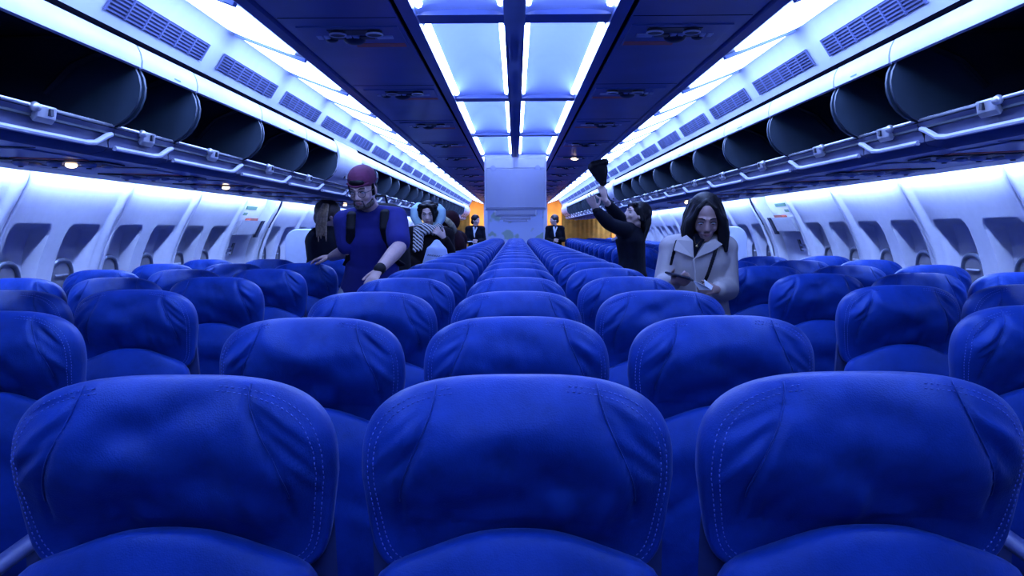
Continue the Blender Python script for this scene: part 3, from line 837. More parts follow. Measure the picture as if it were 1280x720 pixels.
for side in (-1, 1):
    for zone, rows in (('near', SROWS[2:]), ('far', FROWS)):
        for i, y in enumerate(rows):
            for col, (x, nm) in enumerate(((1.385, 'aisle'), (1.845, 'middle'), (2.305, 'window'))):
                if zone == 'near' and i == 0 and col < 2 : continue
                if zone == 'far':
                    lab = 'blue leather %s seat beyond the exit door, %s side, %s row past the door' % (nm, SIDE[side], ORD[i])
                else:
                    lab = 'blue leather %s seat before the exit door, %s side, %s row from the camera' % (nm, SIDE[side], ORD[i])
                last = (side > 0 and col == 2) or (side < 0 and col == 0)
                place_seat(side * x, y, .2275, lab, '%s seats on the %s side' % (zone, SIDE[side]), rs.randrange(4), rs.randrange(3), last, zone == 'near' and i < 3, .985)

#PEOPLE_HERE
# ================================================================ PEOPLE
def frame(f, up=(0, 0, 1)):
    f = Vector(f).normalized(); r = f.cross(Vector(up)).normalized(); u = r.cross(f).normalized()
    return Matrix((r, f, u)).transposed()      # columns: right, forward, up
def head_shapes(mb, c, R, k=1.0, fem=False):
    P = lambda r, f, u: Vector(c) + R @ Vector((r*k, f*k, u*k))
    e = lambda p, rad: mb.ell(P(*p), tuple(q*k for q in rad), R)
    e((0, -.012, .035), (.074, .094, .084)); e((0, .022, -.012), (.064, .068, .075))
    jw = .040 if fem else .047
    e((0, .030, -.066), (jw, .048, .036)); e((0, .066, -.092), (.020, .018, .016)); e((0, .045, -.08), (.034, .034, .024))
    for s in (-1, 1):
        e((s*.034, .058, -.030), (.024, .022, .024)); e((s*.077, -.008, -.012), (.008, .019, .030)); e((s*.011, .094, -.034), (.009, .010, .008))
        mb.cap(P(s*.012, .088, .024), P(s*.045, .074, .022), .010*k, .007*k)
    mb.cap(P(0, .084, .016), P(0, .104, -.028), .0085*k, .0115*k)
    mb.cap(P(-.018, .081, -.056), P(.018, .081, -.056), .010*k, .010*k)
def face_parts(root, c, R, k, lipm, hairm, squint=.55, brows=True):
    P = lambda r, f, u: Vector(c) + R @ Vector((r*k, f*k, u*k))
    for s in (-1, 1):
        eb = MB().ell(P(s*.031, .0745, .002), (.0145*k, .012*k, .0145*k*squint), R, 14, 8).build('eye', M['eye'], root)
        MB().ell(P(s*.031, .0835, -.0005), (.0058*k, .0042*k, .0058*k*min(1, squint*1.3)), R, 12, 8).build('iris', M['iris'], eb)
        MB().tube([P(s*.016, .0835, .004), P(s*.026, .0875, .0095), P(s*.038, .0845, .009), P(s*.047, .075, .003)], .0022*k, 6).build('eyelid_line', M['hair_d'], root)
        if brows: MB().tube([P(s*.014, .0955, .026), P(s*.028, .0965, .032), P(s*.048, .080, .028)], [.0032*k, .0040*k, .002*k], 6).build('eyebrow', hairm, root)
    m_ = MB(); m_.tube([P(-.024, .080, -.060), P(-.010, .0915, -.0565), P(0, .0915, -.0585), P(.010, .0915, -.0565), P(.024, .080, -.060)], [.0015*k, .004*k, .004*k, .004*k, .0015*k], 8)
    m_.tube([P(-.020, .081, -.063), P(0, .0905, -.067), P(.020, .081, -.063)], [.0015*k, .0055*k, .0015*k], 8)
    m_.build('lips', lipm, root)
def hand(mb, w, fwd, up, thumb, curl=.5, k=1.0, spread=.12):
    """palm, four separate fingers and a thumb; up = back of the hand; thumb = +1/-1 side; curl per knuckle"""
    w = Vector(w); fwd = Vector(fwd).normalized(); up = Vector(up); up = (up - fwd*up.dot(fwd)).normalized(); sd = fwd.cross(up) * thumb
    cl = curl if isinstance(curl, (list, tuple)) else [curl]*4
    mb.ecap(w, w + fwd*.085*k, (.024*k, .018*k), (.038*k, .012*k), sd, 16, 4)
    for i, (off, ln) in enumerate(((.031, .070), (.0105, .078), (-.0105, .073), (-.031, .058))):
        p = w + fwd*.088*k + sd*off*k*.98; d = (fwd + sd*spread*(1.5 - i)*.6).normalized(); ang = cl[i]; ax = sd
        r = (.0092, .0085, .0078, .0068)
        for j, fr_ in enumerate((.46, .30, .24)):
            d = (Matrix.Rotation(-ang * thumb * (.7 if j == 0 else 1.0), 3, ax) @ d).normalized()
            # make sure the finger bends towards the palm
            if j == 0 and d.dot(up) > fwd.dot(up) + 1e-6: d = (Matrix.Rotation(2 * ang * thumb * .7, 3, ax) @ d).normalized(); flip = -1
            elif j == 0: flip = 1
            q = p + d * ln * fr_ * k
            mb.cap(p, q, r[j]*k, r[j+1]*k, 10); p = q
            if flip < 0 and j < 2: d = (Matrix.Rotation(2 * ang * thumb, 3, ax) @ d).normalized()
    p = w + fwd*.026*k + sd*.026*k - up*.004*k; d = (fwd*.62 + sd*.68 - up*.28).normalized()
    q = p + d*.042*k; mb.cap(p, q, .0135*k, .0108*k, 10)
    d = (d + fwd*.55 - up*.15).normalized(); q2 = q + d*.030*k; mb.cap(q, q2, .0105*k, .0085*k, 10)
def limb(mb, a, b, c, r0, r1, r2, r3=None):
    a, b, c = Vector(a), Vector(b), Vector(c); mb.cap(a, b, r0, r1)
    m_ = b.lerp(c, .28); mb.cap(b, m_, r1, r1*1.04); mb.cap(m_, c, r1*1.04, r2)
def torso(mb, J, g=0.0, w=1.0):
    sd = (Vector(J['sr']) - Vector(J['sl'])).normalized()
    pel, wai, che, nk = (Vector(J[q]) for q in ('pelvis', 'waist', 'chest', 'neck'))
    mb.ecap(pel, wai, ((.160+g)*w, (.115+g)*w), ((.140+g)*w, (.105+g)*w), sd)
    mb.ecap(wai, che, ((.140+g)*w, (.105+g)*w), ((.168+g)*w, (.118+g)*w), sd)
    sm = (Vector(J['sr']) + Vector(J['sl'])) / 2
    mb.ecap(che, che.lerp(sm, .85), ((.168+g)*w, (.118+g)*w), ((.135+g)*w, (.075+g)*w), sd)
    for s in ('sl', 'sr'):
        mb.cap(sm.lerp(nk, .45), Vector(J[s]), (.052+g)*w, (.056+g)*w)
def legs(mb, J, g=0.0, to=1.0):
    for s in ('l', 'r'):
        h, kn, an = Vector(J['hip'+s]), Vector(J['kn'+s]), Vector(J['an'+s])
        mb.cap(h, kn, .088+g, .058+g); mb.cap(kn, kn.lerp(an, .3), .058+g, .056+g); mb.cap(kn.lerp(an, .3), an, .056+g, .040+g)
def std_legs(J, y=None, sp=.10, fwd=(0, -1, 0)):
    p = Vector(J['pelvis']); sd = (Vector(J['sr']) - Vector(J['sl'])); sd.z = 0; sd.normalize(); f = Vector(fwd)
    for s, q in (('l', -1), ('r', 1)):
        J['hip'+s] = p + sd*q*sp*.9 - Vector((0, 0, .04)); J['kn'+s] = Vector((p.x, p.y, .50)) + sd*q*sp + f*.02; J['an'+s] = Vector((p.x, p.y, .09)) + sd*q*sp
def shoes(root, J, m_, fwd):
    f = Vector(fwd).normalized()
    for s in ('l', 'r'):
        a = Vector(J['an'+s]); sh_ = MB(); sh_.ecap(a + Vector((0, 0, -.048)) - f*.05, a + Vector((0, 0, -.055)) + f*.15, (.040, .040), (.042, .032), f.cross(Vector((0, 0, 1))))
        sh_.remesh('shoe', m_, root, .008, 3)
def arms(mb, J, r=(.046, .038, .026)):
    limb(mb, J['sl'], J['el'], J['wl'], *r); limb(mb, J['sr'], J['er'], J['wr'], *r)

# ---- man in a blue T-shirt, backwards cap, backpack
J = dict(pelvis=at(472, 362, 5.02), waist=at(470, 335, 4.96), chest=at(464, 298, 4.90), neck=at(463, 262, 4.86), sl=at(431, 277, 4.86), sr=at(495, 273, 4.86),
         el=at(436, 312, 4.86), wl=at(415, 321, 5.10), er=at(499, 309, 4.66), wr=at(474, 337, 4.36))
J['pelvis'].x = -.93; J['waist'].x = -.89
std_legs(J)
man = thing('person', 'man in royal blue T-shirt with backwards maroon cap, glasses and beard, leaning on the seats', 'person', (J['pelvis'].x, 5.0, 0))
def rel(root):   # keep world coordinates for children built in world space
    off = Vector(root.location)
    for ch in root.children: ch.location = ch.location - off
HC = at(453, 236, 4.74); HR = frame((-.18, -.90, -.36)); k = 1.0
b_ = MB(); head_shapes(b_, HC, HR, k); b_.cap(HC + HR @ Vector((0, -.02, -.06)), J['neck'], .052, .058); torso(b_, J); arms(b_, J, (.050, .043, .029)); legs(b_, J)
hand(b_, J['wl'], at(384, 323, 5.20) - J['wl'], (0, -.25, 1), -1, [.32, .30, .32, .36], 1.0, .25)
hand(b_, J['wr'], at(463, 353, 4.28) - J['wr'], (-.2, -.85, .45), 1, [.45, .5, .55, .6], .95, .15)
b_.remesh('body', M['skin_m'], man, .0055, 5)
g = MB(); torso(g, J, .016, 1.0)
for s in 'lr':
    a, e = Vector(J['s'+s]), Vector(J['e'+s]); g.cap(a, a.lerp(e, .80), .072, .070)
g.ecap(J['pelvis'] + Vector((0, 0, -.06)), J['waist'], (.178, .135), (.168, .130), Vector((1, 0, 0)))
g.remesh('t_shirt', M['tee'], man, .007, 4)
tr = MB(); legs(tr, J, .018); tr.ecap(J['pelvis'] + Vector((0, 0, -.10)), J['pelvis'] + Vector((0, 0, -.02)), (.168, .125), (.168, .12), Vector((1, 0, 0))); tr.remesh('jeans', M['denim'], man, .010, 3)
shoes(man, J, M['black'], (0, -1, 0))
P = lambda r, f, u: HC + HR @ Vector((r, f, u))
cp = MB(); cp.ell(P(0, -.018, .058), (.083, .104, .080), HR); cp.ecap(P(0, -.10, .030), P(0, -.165, .012), (.058, .012), (.050, .006), HR @ Vector((1, 0, 0)))
co = cp.remesh('cap', M['cap'], man, .0045, 2)
# cut the cap at the forehead line: strap opening shows hair
hr = MB(); hr.ell(P(0, .070, .060), (.050, .022, .022), HR); hr.ell(P(0, -.03, -.005), (.080, .078, .06), HR)
for s in (-1, 1): hr.cap(P(s*.073, .012, .03), P(s*.073, .012, -.03), .010, .007)
hr.remesh('hair', M['hair_d'], man, .005, 2)
MB().tube([P(-.066, .052, .050), P(-.037, .080, .044), P(0, .0905, .040), P(.037, .080, .044), P(.066, .052, .050)], .0065, 8).build('cap_strap', M['cap'], co)
bd = MB()
for q in range(13):
    a = -PI/2 + PI * q / 12; bd.ell(P(.055*math.sin(a), .003 + .068*math.cos(a)*.92, -.078 - .014*math.cos(a)), (.010, .011, .020), HR)
bd.ell(P(0, .072, -.092), (.022, .014, .016), HR)
bd.cap(P(-.026, .086, -.047), P(.026, .086, -.047), .0045, .0045); bd.cap(P(-.027, .086, -.05), P(-.03, .078, -.08), .004, .006); bd.cap(P(.027, .086, -.05), P(.03, .078, -.08), .004, .006)
bd.remesh('beard', M['hair_b'], man, .0045, 3)
face_parts(man, HC, HR, k, M['lip2'], M['hair_d'], .32)
gl = MB()
for s in (-1, 1):
    gl.tube([P(s*.033 + .023*math.cos(q*PI/10), .104 - .004*abs(math.cos(q*PI/10)), .0 + .019*math.sin(q*PI/10)) for q in range(20)], .0019, 6, True)
    gl.tube([P(s*.056, .099, .008), P(s*.078, .05, .008), P(s*.080, -.005, .004)], .0018, 6)
gl.tube([P(-.010, .106, .004), P(0, .109, .007), P(.010, .106, .004)], .0016, 6)
gl.build('glasses', M['dark'], man)
for s in 'lr':
    a = Vector(J['s'+s]); mid = (Vector(J['sl']) + Vector(J['sr']))/2; st_ = a.lerp(mid, .36); ch = Vector(J['chest']).lerp(a, .52); x_ = ch.x
    pts = [st_ + Vector((0, .16, -.03)), st_ + Vector((0, .09, .055)), st_ + Vector((0, .0, .070)), st_ + Vector((0, -.075, .035)), Vector((st_.x, J['chest'].y - .145, J['chest'].z + .06)), Vector((st_.x + (.03 if s == 'r' else -.03), J['waist'].y - .10, J['waist'].z + .06)), Vector((st_.x + (.07 if s == 'r' else -.07), J['waist'].y, J['waist'].z + .02))]
    bm_ = MB()
    for q0, q1 in zip(pts, pts[1:]): bm_.ecap(q0, q1, (.030, .012), (.030, .012), Vector((1, 0, 0)), 12, 3)
    so = bm_.remesh('backpack_strap', M['black'], man, .006, 4)
MB().cap(J['wr'] + (J['wr'] - J['er']).normalized()*.002, J['wr'] - (J['wr'] - J['er']).normalized()*.018, .031, .032).build('wristband', M['black'], man)
rel(man)
bp = MB(); c_ = Vector(J['chest']) + Vector((0.02, .275, -.06)); bp.ecap(c_ + Vector((0, 0, -.20)), c_ + Vector((0, 0, .20)), (.19, .115), (.17, .09), Vector((1, 0, 0))); bp.ecap(c_ + Vector((0, .10, -.16)), c_ + Vector((0, .10, 0)), (.14, .05), (.13, .04), Vector((1, 0, 0)))
bo_ = tag(bp.remesh('backpack', M['black'], None, .009, 3), 'black backpack worn by the man in the blue T-shirt', 'backpack')
MB().tube([c_ + Vector((-.04, -.02, .28)), c_ + Vector((-.03, -.02, .33)), c_ + Vector((.03, -.02, .33)), c_ + Vector((.04, -.02, .28))], .008).build('carry_loop', M['black'], bo_)

# ---- woman in a beige trench coat
J = dict(pelvis=at(872, 395, 4.30), waist=at(872, 358, 4.27), chest=at(872, 326, 4.24), neck=at(878, 296, 4.22), sl=at(840, 310, 4.24), sr=at(906, 310, 4.24),
         el=at(830, 356, 4.20), wl=at(842, 352, 3.95), er=at(910, 362, 4.22), wr=at(897, 362, 3.98))
std_legs(J, sp=.09)
w_ = thing('person', 'woman in a beige trench coat with shoulder-length black hair looking down at her phone', 'person', (J['pelvis'].x, 4.3, 0))
HC = at(882, 274, 4.17); HR = frame((-.12, -.92, -.30)); k = .96
P = lambda r, f, u: HC + HR @ Vector((r*k, f*k, u*k))
b_ = MB(); head_shapes(b_, HC, HR, k, True); b_.cap(P(0, -.02, -.06), J['neck'], .045, .05); torso(b_, J, -.012); arms(b_, J, (.040, .034, .023)); legs(b_, J, -.008)
PH = at(848, 347, 3.86)
hand(b_, J['wl'], at(850, 352, 3.88) - J['wl'], (-.5, -.55, -.6), -1, [.75, .8, .85, .8], .88, .0)
hand(b_, J['wr'], at(884, 360, 3.90) - J['wr'], (.1, -.75, .5), 1, [.5, .55, .6, .65], .88, .0)
b_.remesh('body', M['skin_w'], w_, .0055, 5)
g = MB(); torso(g, J, .014, 1.0)
limb(g, J['sl'], J['el'], Vector(J['wl']).lerp(Vector(J['el']), .10), .066, .058, .044); limb(g, J['sr'], J['er'], Vector(J['wr']).lerp(Vector(J['er']), .10), .066, .058, .044)
g.ecap(J['pelvis'] + Vector((0, 0, -.32)), J['pelvis'], (.20, .15), (.178, .135), Vector((1, 0, 0))); g.remesh('coat', M['trench'], w_, .007, 3)
tr = MB(); legs(tr, J, .008); tr.remesh('trousers', M['navy'], w_, .011, 3); shoes(w_, J, M['black'], (0, -1, 0))
# black top at the V neckline, lapels
cy = J['chest'].y - .135
def V(px, py, d=None): return at(px, py, d if d else cy)
top = MB(); top.add([V(866, 292, cy+.055), V(893, 292, cy+.055), V(881, 299, cy+.02), V(868, 322, cy-.004), V(866, 300, cy+.03)], [(0, 1, 2, 3, 4)])
o = top.build('black_top', M['navy'], w_, smooth=False); sl_ = o.modifiers.new('s', 'SOLIDIFY'); sl_.thickness = .006
for pts in ([V(858, 294, cy+.03), V(866, 301, cy+.0), V(867, 323, cy-.014), V(842, 313, cy-.006), V(846, 300, cy+.02)], [V(893, 298, cy+.03), V(903, 306, cy+.01), V(891, 314, cy-.012), V(868, 324, cy-.016), V(881, 304, cy-.004)]):
    lp = MB(); lp.add(pts, [(0, 1, 2, 3, 4)]); o = lp.build('lapel', M['trench'], w_, smooth=False); q = o.modifiers.new('s', 'SOLIDIFY'); q.thickness = .012; q.offset = 0
    q2 = o.modifiers.new('b', 'BEVEL'); q2.width = .003; q2.segments = 2
MB().tube([V(867, 322, cy-.012), V(869, 345, cy-.014), V(871, 372, cy-.01)], .0035, 6).build('coat_edge', M['trench'], w_)
st_ = MB(); pts = [at(897, 300, cy+.10), at(897, 305, cy+.02), at(893, 318, cy-.012), at(886, 340, cy-.012), at(877, 362, cy+.0), at(868, 380, cy+.03)]
for q0, q1 in zip(pts, pts[1:]): st_.ecap(q0, q1, (.011, .004), (.011, .004), Vector((1, 0, .3)), 10, 2)
st_.remesh('crossbody_strap', M['black'], w_, .004, 2)
st_ = MB(); pts = [at(850, 298, cy+.16), at(846, 301, cy+.05), at(843, 312, cy+.01), at(840, 325, cy+.03), at(836, 340, cy + .10)]
for q0, q1 in zip(pts, pts[1:]): st_.ecap(q0, q1, (.010, .004), (.010, .004), Vector((1, 0, .2)), 10, 2)
st_.remesh('shoulder_strap', M['black'], w_, .004, 2)
nk = MB(); nk.tube([V(868, 296, cy+.04), V(869, 304, cy+.01), V(871, 306, cy-.004), V(874, 303, cy+.01), V(880, 296, cy+.04)], .0012, 5); nk.ell(V(871, 307.5, cy-.008), (.006, .004, .007)); nk.build('necklace', M['gold'], w_)
h = MB(); h.ell(P(0, -.036, .046), (.088, .102, .090), HR); rr = random.Random(5)
for s in (-1, 1):
    for q in range(9):
        f0 = .060 - q*.018
        a = P(s*(.048 + .010*q*.6 if q < 4 else .080), f0, .085 - .03*(q < 2)); b1 = P(s*(.088 + .006*math.sin(q*2)), f0 - .01, .0); b2 = P(s*(.092 + .016*rr.random()), f0 - .015, -.075); b3 = P(s*(.082 + .035*rr.random()), f0 - .01 + .02*rr.random(), -.140 - .02*rr.random())
        h.cap(a, b1, .008, .022); h.cap(b1, b2, .022, .024); h.cap(b2, b3, .023, .010)
for q in range(7): h.cap(P(-.06 + .02*q, -.10, .02), P(-.066 + .022*q, -.10, -.15), .032, .018)
for s in (-1, 1): h.cap(P(s*.004, .034, .112), P(s*.046, .056, .078), .010, .012); h.cap(P(s*.046, .056, .078), P(s*.066, .058, .030), .012, .013); h.cap(P(s*.066, .056, .030), P(s*.075, .042, -.03), .013, .014); h.cap(P(s*.073, .042, .0), P(s*.080, .050, -.12), .014, .017)
h.remesh('hair', M['hair_d'], w_, .0055, 2)
face_parts(w_, HC, HR, k, M['lip2'], M['hair_d'], .42)
rel(w_)
ph = MB(); ph.box((-.033, -.066, -.0045), (.033, .066, .0045)); phone = ph.build('phone', M['dark'], bevel=.004, smooth=False); phone.location = at(849, 345.5, 3.865); phone.rotation_euler = (math.radians(12), .25, math.radians(62))
tag(phone, 'dark phone held by the woman in the beige coat', 'phone'); MB().box((-.029, -.060, .0045), (.029, .060, .0055)).build('screen', M['glass'], phone, smooth=False)
pa = MB(); pa.add([at(866, 350, 3.87), at(881, 357, 3.86), at(889, 363, 3.88), at(874, 362, 3.88), at(880, 349.5, 3.90), at(891, 358, 3.91)], [(0, 1, 2, 3), (4, 5, 2, 1)])
o = tag(pa.build('paper_slip', M['paper'], smooth=False), 'folded white paper slip in the hand of the woman in beige', 'paper'); q = o.modifiers.new('s', 'SOLIDIFY'); q.thickness = .002

# ---- cabin attendant reaching up, seen from the side
J = dict(pelvis=at(787, 348, 6.62), waist=at(787, 322, 6.62), chest=at(788, 298, 6.60), neck=at(795, 282, 6.60), sl=at(781, 288, 6.46), sr=at(789, 286, 6.72),
         el=at(762, 280, 6.34), wl=at(745, 263, 6.25), er=at(772, 270, 6.50), wr=at(757, 251, 6.32))
J['pelvis'].x = .96; J['waist'].x = .96
std_legs(J, fwd=(-1, 0, 0))
w_ = thing('person', 'woman in a dark navy uniform reaching up to the ceiling with both arms', 'person', (.96, 6.6, 0))
HC = at(795, 269, 6.56); HR = frame((-.88, -.28, .34)); k = .93; P = lambda r, f, u: HC + HR @ Vector((r*k, f*k, u*k))
b_ = MB(); head_shapes(b_, HC, HR, k, True); b_.cap(P(0, -.02, -.06), J['neck'], .043, .048); torso(b_, J, -.015, .92); arms(b_, J, (.040, .034, .024)); legs(b_, J, -.008)
hand(b_, J['wl'], at(737, 246, 6.20) - J['wl'], (-.3, -.8, .2), 1, [.12, .1, .12, .15], .88, .15)
hand(b_, J['wr'], at(753, 236, 6.28) - J['wr'], (.3, -.85, .2), -1, [.35, .4, .4, .45], .88, .1)
b_.remesh('body', M['skin_p'], w_, .0065, 4)
g = MB(); torso(g, J, .010, .95); limb(g, J['sl'], J['el'], Vector(J['wl']).lerp(Vector(J['el']), .16), .064, .054, .042); limb(g, J['sr'], J['er'], Vector(J['wr']).lerp(Vector(J['er']), .30), .062, .052, .040)
g.ecap(J['pelvis'] + Vector((0, 0, -.12)), J['pelvis'], (.17, .14), (.165, .13), Vector((0, 1, 0))); g.remesh('jacket', M['navy'], w_, .009, 3)
tr = MB(); legs(tr, J, .008); tr.remesh('trousers', M['navy'], w_, .012, 3); shoes(w_, J, M['black'], (-1, 0, 0))
MB().cap(J['wl'], Vector(J['wl']).lerp(Vector(J['el']), .12), .030, .031).build('cuff', M['black'], w_)
h = MB(); h.ell(P(0, -.030, .045), (.086, .100, .086), HR); h.ell(P(0, -.10, -.02), (.060, .050, .07), HR)
for q in range(6): h.cap(P(-.04 + .016*q, -.115, -.03), P(-.05 + .02*q, -.125, -.19), .028, .014)
for s in (-1, 1): h.cap(P(s*.07, .02, .05), P(s*.076, -.04, -.03), .020, .024)
h.cap(P(-.05, .062, .075), P(.05, .062, .075), .022, .022)
h.remesh('hair', M['hair_d'], w_, .007, 2); face_parts(w_, HC, HR, k, M['lip'], M['hair_d'], .5)
MB().ecap(at(765, 299.5, 6.42), at(771, 297, 6.42), (.012, .004), (.010, .004), Vector((0, 0, 1)), 10, 3).build('name_badge', M['tile'], w_)
rel(w_)
bg = MB(); A = at(747, 214, 6.26)
bg.ecap(at(742, 207, 6.26), at(756, 203, 6.26), (.075, .035), (.085, .030), Vector((0, 1, 0))); bg.ecap(at(749, 210, 6.26), at(754, 229, 6.27), (.06, .07), (.03, .025), Vector((1, 0, 0)))
bg.ecap(at(741, 209, 6.26), at(749, 223, 6.27), (.04, .05), (.03, .03), Vector((1, 0, 0)))
o = tag(bg.remesh('duffel_bag', M['black'], None, .008, 3), 'black bag being lifted at the ceiling edge by the uniformed woman', 'bag')
MB().tube([at(757, 202, 6.22), at(759, 214, 6.2), at(757, 226, 6.22), at(754, 229, 6.25)], .006).build('bag_strap', M['black'], o)

# ---- woman with neck pillow and striped scarf
J = dict(pelvis=at(530, 352, 8.06), waist=at(531, 331, 8.05), chest=at(533, 306, 8.03), neck=at(536, 284, 8.0), sl=at(514, 294, 8.0), sr=at(558, 295, 8.0),
         el=at(511, 325, 7.98), wl=at(527, 337, 7.85), er=at(562, 318, 7.95), wr=at(556, 298, 7.80))
J['pelvis'].x = -.945; J['waist'].x = -.93; std_legs(J)
w_ = thing('person', 'woman with curly dark hair and dark coat standing in the left aisle', 'person', (-.9, 8.05, 0))
HC = at(535, 268, 7.96); HR = frame((.02, -.98, -.16)); k = 1.0; P = lambda r, f, u: HC + HR @ Vector((r*k, f*k, u*k))
b_ = MB(); head_shapes(b_, HC, HR, k, True); b_.cap(P(0, -.02, -.06), J['neck'], .045, .05); torso(b_, J, -.01); arms(b_, J, (.040, .034, .024)); legs(b_, J, -.008)
hand(b_, J['wl'], (.3, -.5, -.4), (0, -.6, .6), -1, .5, .92); hand(b_, J['wr'], at(546, 288, 7.76) - J['wr'], (.2, -.9, .3), 1, [.6, .65, .7, .7], 1.0)
b_.remesh('body', M['skin_p'], w_, .007, 4)
g = MB(); torso(g, J, .028, 1.05); limb(g, J['sl'], J['el'], Vector(J['wl']).lerp(Vector(J['el']), .1), .075, .065, .048); limb(g, J['sr'], J['er'], Vector(J['wr']).lerp(Vector(J['er']), .12), .075, .065, .048)
g.ecap(J['pelvis'] + Vector((0, 0, -.2)), J['pelvis'], (.21, .16), (.19, .15), Vector((1, 0, 0))); g.remesh('coat', M['coat'], w_, .010, 3)
tr = MB(); legs(tr, J, .010); tr.remesh('trousers', M['navy'], w_, .012, 3); shoes(w_, J, M['black'], (0, -1, 0))
h = MB(); h.ell(P(0, -.028, .045), (.090, .100, .092), HR); rr = random.Random(9)
for s in (-1, 1):
    for q in range(12): h.ell(P(s*(.070 + .014*rr.random()), .060 - .014*q, .09 - .021*(q % 7) - .02*rr.random()), (.026, .026, .026))
for q in range(7): h.ell(P(-.065 + .022*q, .064, .092 + .012*rr.random()), (.022, .022, .020))
h.cap(P(-.045, .076, .085), P(-.064, .074, .0), .020, .016); h.cap(P(-.064, .074, .0), P(-.062, .066, -.06), .016, .012)
h.remesh('hair', M['hair_d'], w_, .007, 2); face_parts(w_, HC, HR, k, M['lip'], M['hair_d'], .5)
rel(w_)
t = MB(); pts = []
for q in range(17):
    a = math.radians(-60 + 300 * q / 16); pts.append(P(.125*math.cos(a + PI) if False else .128*math.cos(a), -.045 - .0*q, -.015 + .118*math.sin(a + 0) * 1.0))
pts = [P(-.055, .02, -.115), P(-.10, .005, -.085), P(-.128, -.01, -.035), P(-.128, -.03, .030), P(-.10, -.07, .05), P(-.04, -.12, .04), P(.04, -.12, .04), P(.10, -.07, .065), P(.130, -.03, .040), P(.130, -.01, -.03), P(.10, .005, -.085), P(.055, .02, -.115)]
t.tube(pts, [.030, .042, .050, .050, .050, .05, .05, .050, .050, .050, .042, .030], 16)
tag(t.remesh('neck_pillow', M['pillow'], None, .008, 16), 'pale blue neck pillow around the head of the curly-haired woman', 'neck pillow')
sc = MB(); c_ = P(0, .0, -.135)
sc.tube([c_ + Vector((.115*math.cos(q*PI/8), .10*math.sin(q*PI/8) - .01, .012*math.sin(q*1.3))) for q in range(16)], .040, 12, True)
sc.tube([c_ + Vector((.09*math.cos(q*PI/8), .09*math.sin(q*PI/8) - .03, -.035 + .01*math.cos(q*2))) for q in range(16)], .036, 12, True)
for dx in (-.115, -.08, -.05): sc.cap(c_ + Vector((dx + .0, -.11, -.03)), c_ + Vector((dx - .01, -.135, -.19 + .03*dx*10)), .024, .018)
tag(sc.remesh('scarf', M['scarf'], None, .006, 3), 'black and white striped scarf wound below the neck pillow', 'scarf')
bg = MB(); bg.ecap(at(546, 302, 7.72), at(546, 312, 7.70), (.035, .02), (.10, .045), Vector((1, 0, 0))); bg.ecap(at(546, 312, 7.70), at(545, 335, 7.70), (.10, .045), (.145, .05), Vector((1, 0, 0)))
bag = tag(bg.remesh('plastic_bag', M['bag'], None, .008, 3), 'pale blue plastic bag held against the chest of the scarfed woman', 'bag')
sq = [at(534 + q*.9, 318.5 + 1.3*math.sin(q*2.1) + .12*q, 7.632 + .0011*(q-11)**2*.12) for q in range(24)]
MB().tube(sq, .0035, 5).build('script_writing', M['ink'], bag)

# ---- bending person with a fur-trimmed hood behind her
J = dict(pelvis=at(592, 335, 9.35), waist=at(588, 322, 9.2), chest=at(576, 303, 8.95), neck=at(566, 284, 8.8), sl=at(560, 300, 8.9), sr=at(592, 300, 9.15),
         el=at(562, 325, 8.8), wl=at(552, 335, 8.6), er=at(596, 322, 9.0), wr=at(586, 338, 8.8))
for q in J: J[q].x -= .18
J['pelvis'].x = -.945; J['waist'].x = -.93
std_legs(J); w_ = thing('person', 'person in a dark maroon coat with fur-trimmed hood bending behind the scarfed woman', 'person', (J['pelvis'].x, 9.3, 0))
HC = at(564, 279, 8.78) + Vector((-.02, 0, 0)); HR = frame((-.4, -.55, -.6)); k = .98; P = lambda r, f, u: HC + HR @ Vector((r*k, f*k, u*k))
b_ = MB(); head_shapes(b_, HC, HR, k); b_.cap(P(0, -.02, -.06), J['neck'], .05, .055); torso(b_, J); arms(b_, J); legs(b_, J)
hand(b_, J['wl'], (0, -.5, -.6), (0, -.7, .5), -1, .5); hand(b_, J['wr'], (0, -.5, -.6), (0, -.7, .5), 1, .5)
b_.remesh('body', M['skin_p'], w_, .009, 3)
g = MB(); torso(g, J, .05, 1.08); limb(g, J['sl'], J['el'], J['wl'], .09, .08, .055); limb(g, J['sr'], J['er'], J['wr'], .09, .08, .055); g.ecap(J['pelvis'] + Vector((0, 0, -.2)), J['pelvis'], (.2, .17), (.2, .17), Vector((1, 0, 0)))
g.ell(P(0, -.03, .01), (.105, .12, .115), HR)
g.remesh('coat', M['maroon'], w_, .012, 3)
f_ = MB(); rr = random.Random(4)
for q in range(40):
    a = 2*PI*q/40; f_.ell(P(.10*math.cos(a), .055 + .02*rr.random(), .02 + .115*math.sin(a)), (.03*(.8+.4*rr.random()),)*3)
f_.remesh('fur_trim', M['fur'], w_, .010, 1)
tr = MB(); legs(tr, J, .010); tr.remesh('trousers', M['navy'], w_, .012, 3); shoes(w_, J, M['black'], (0, -1, 0)); rel(w_)

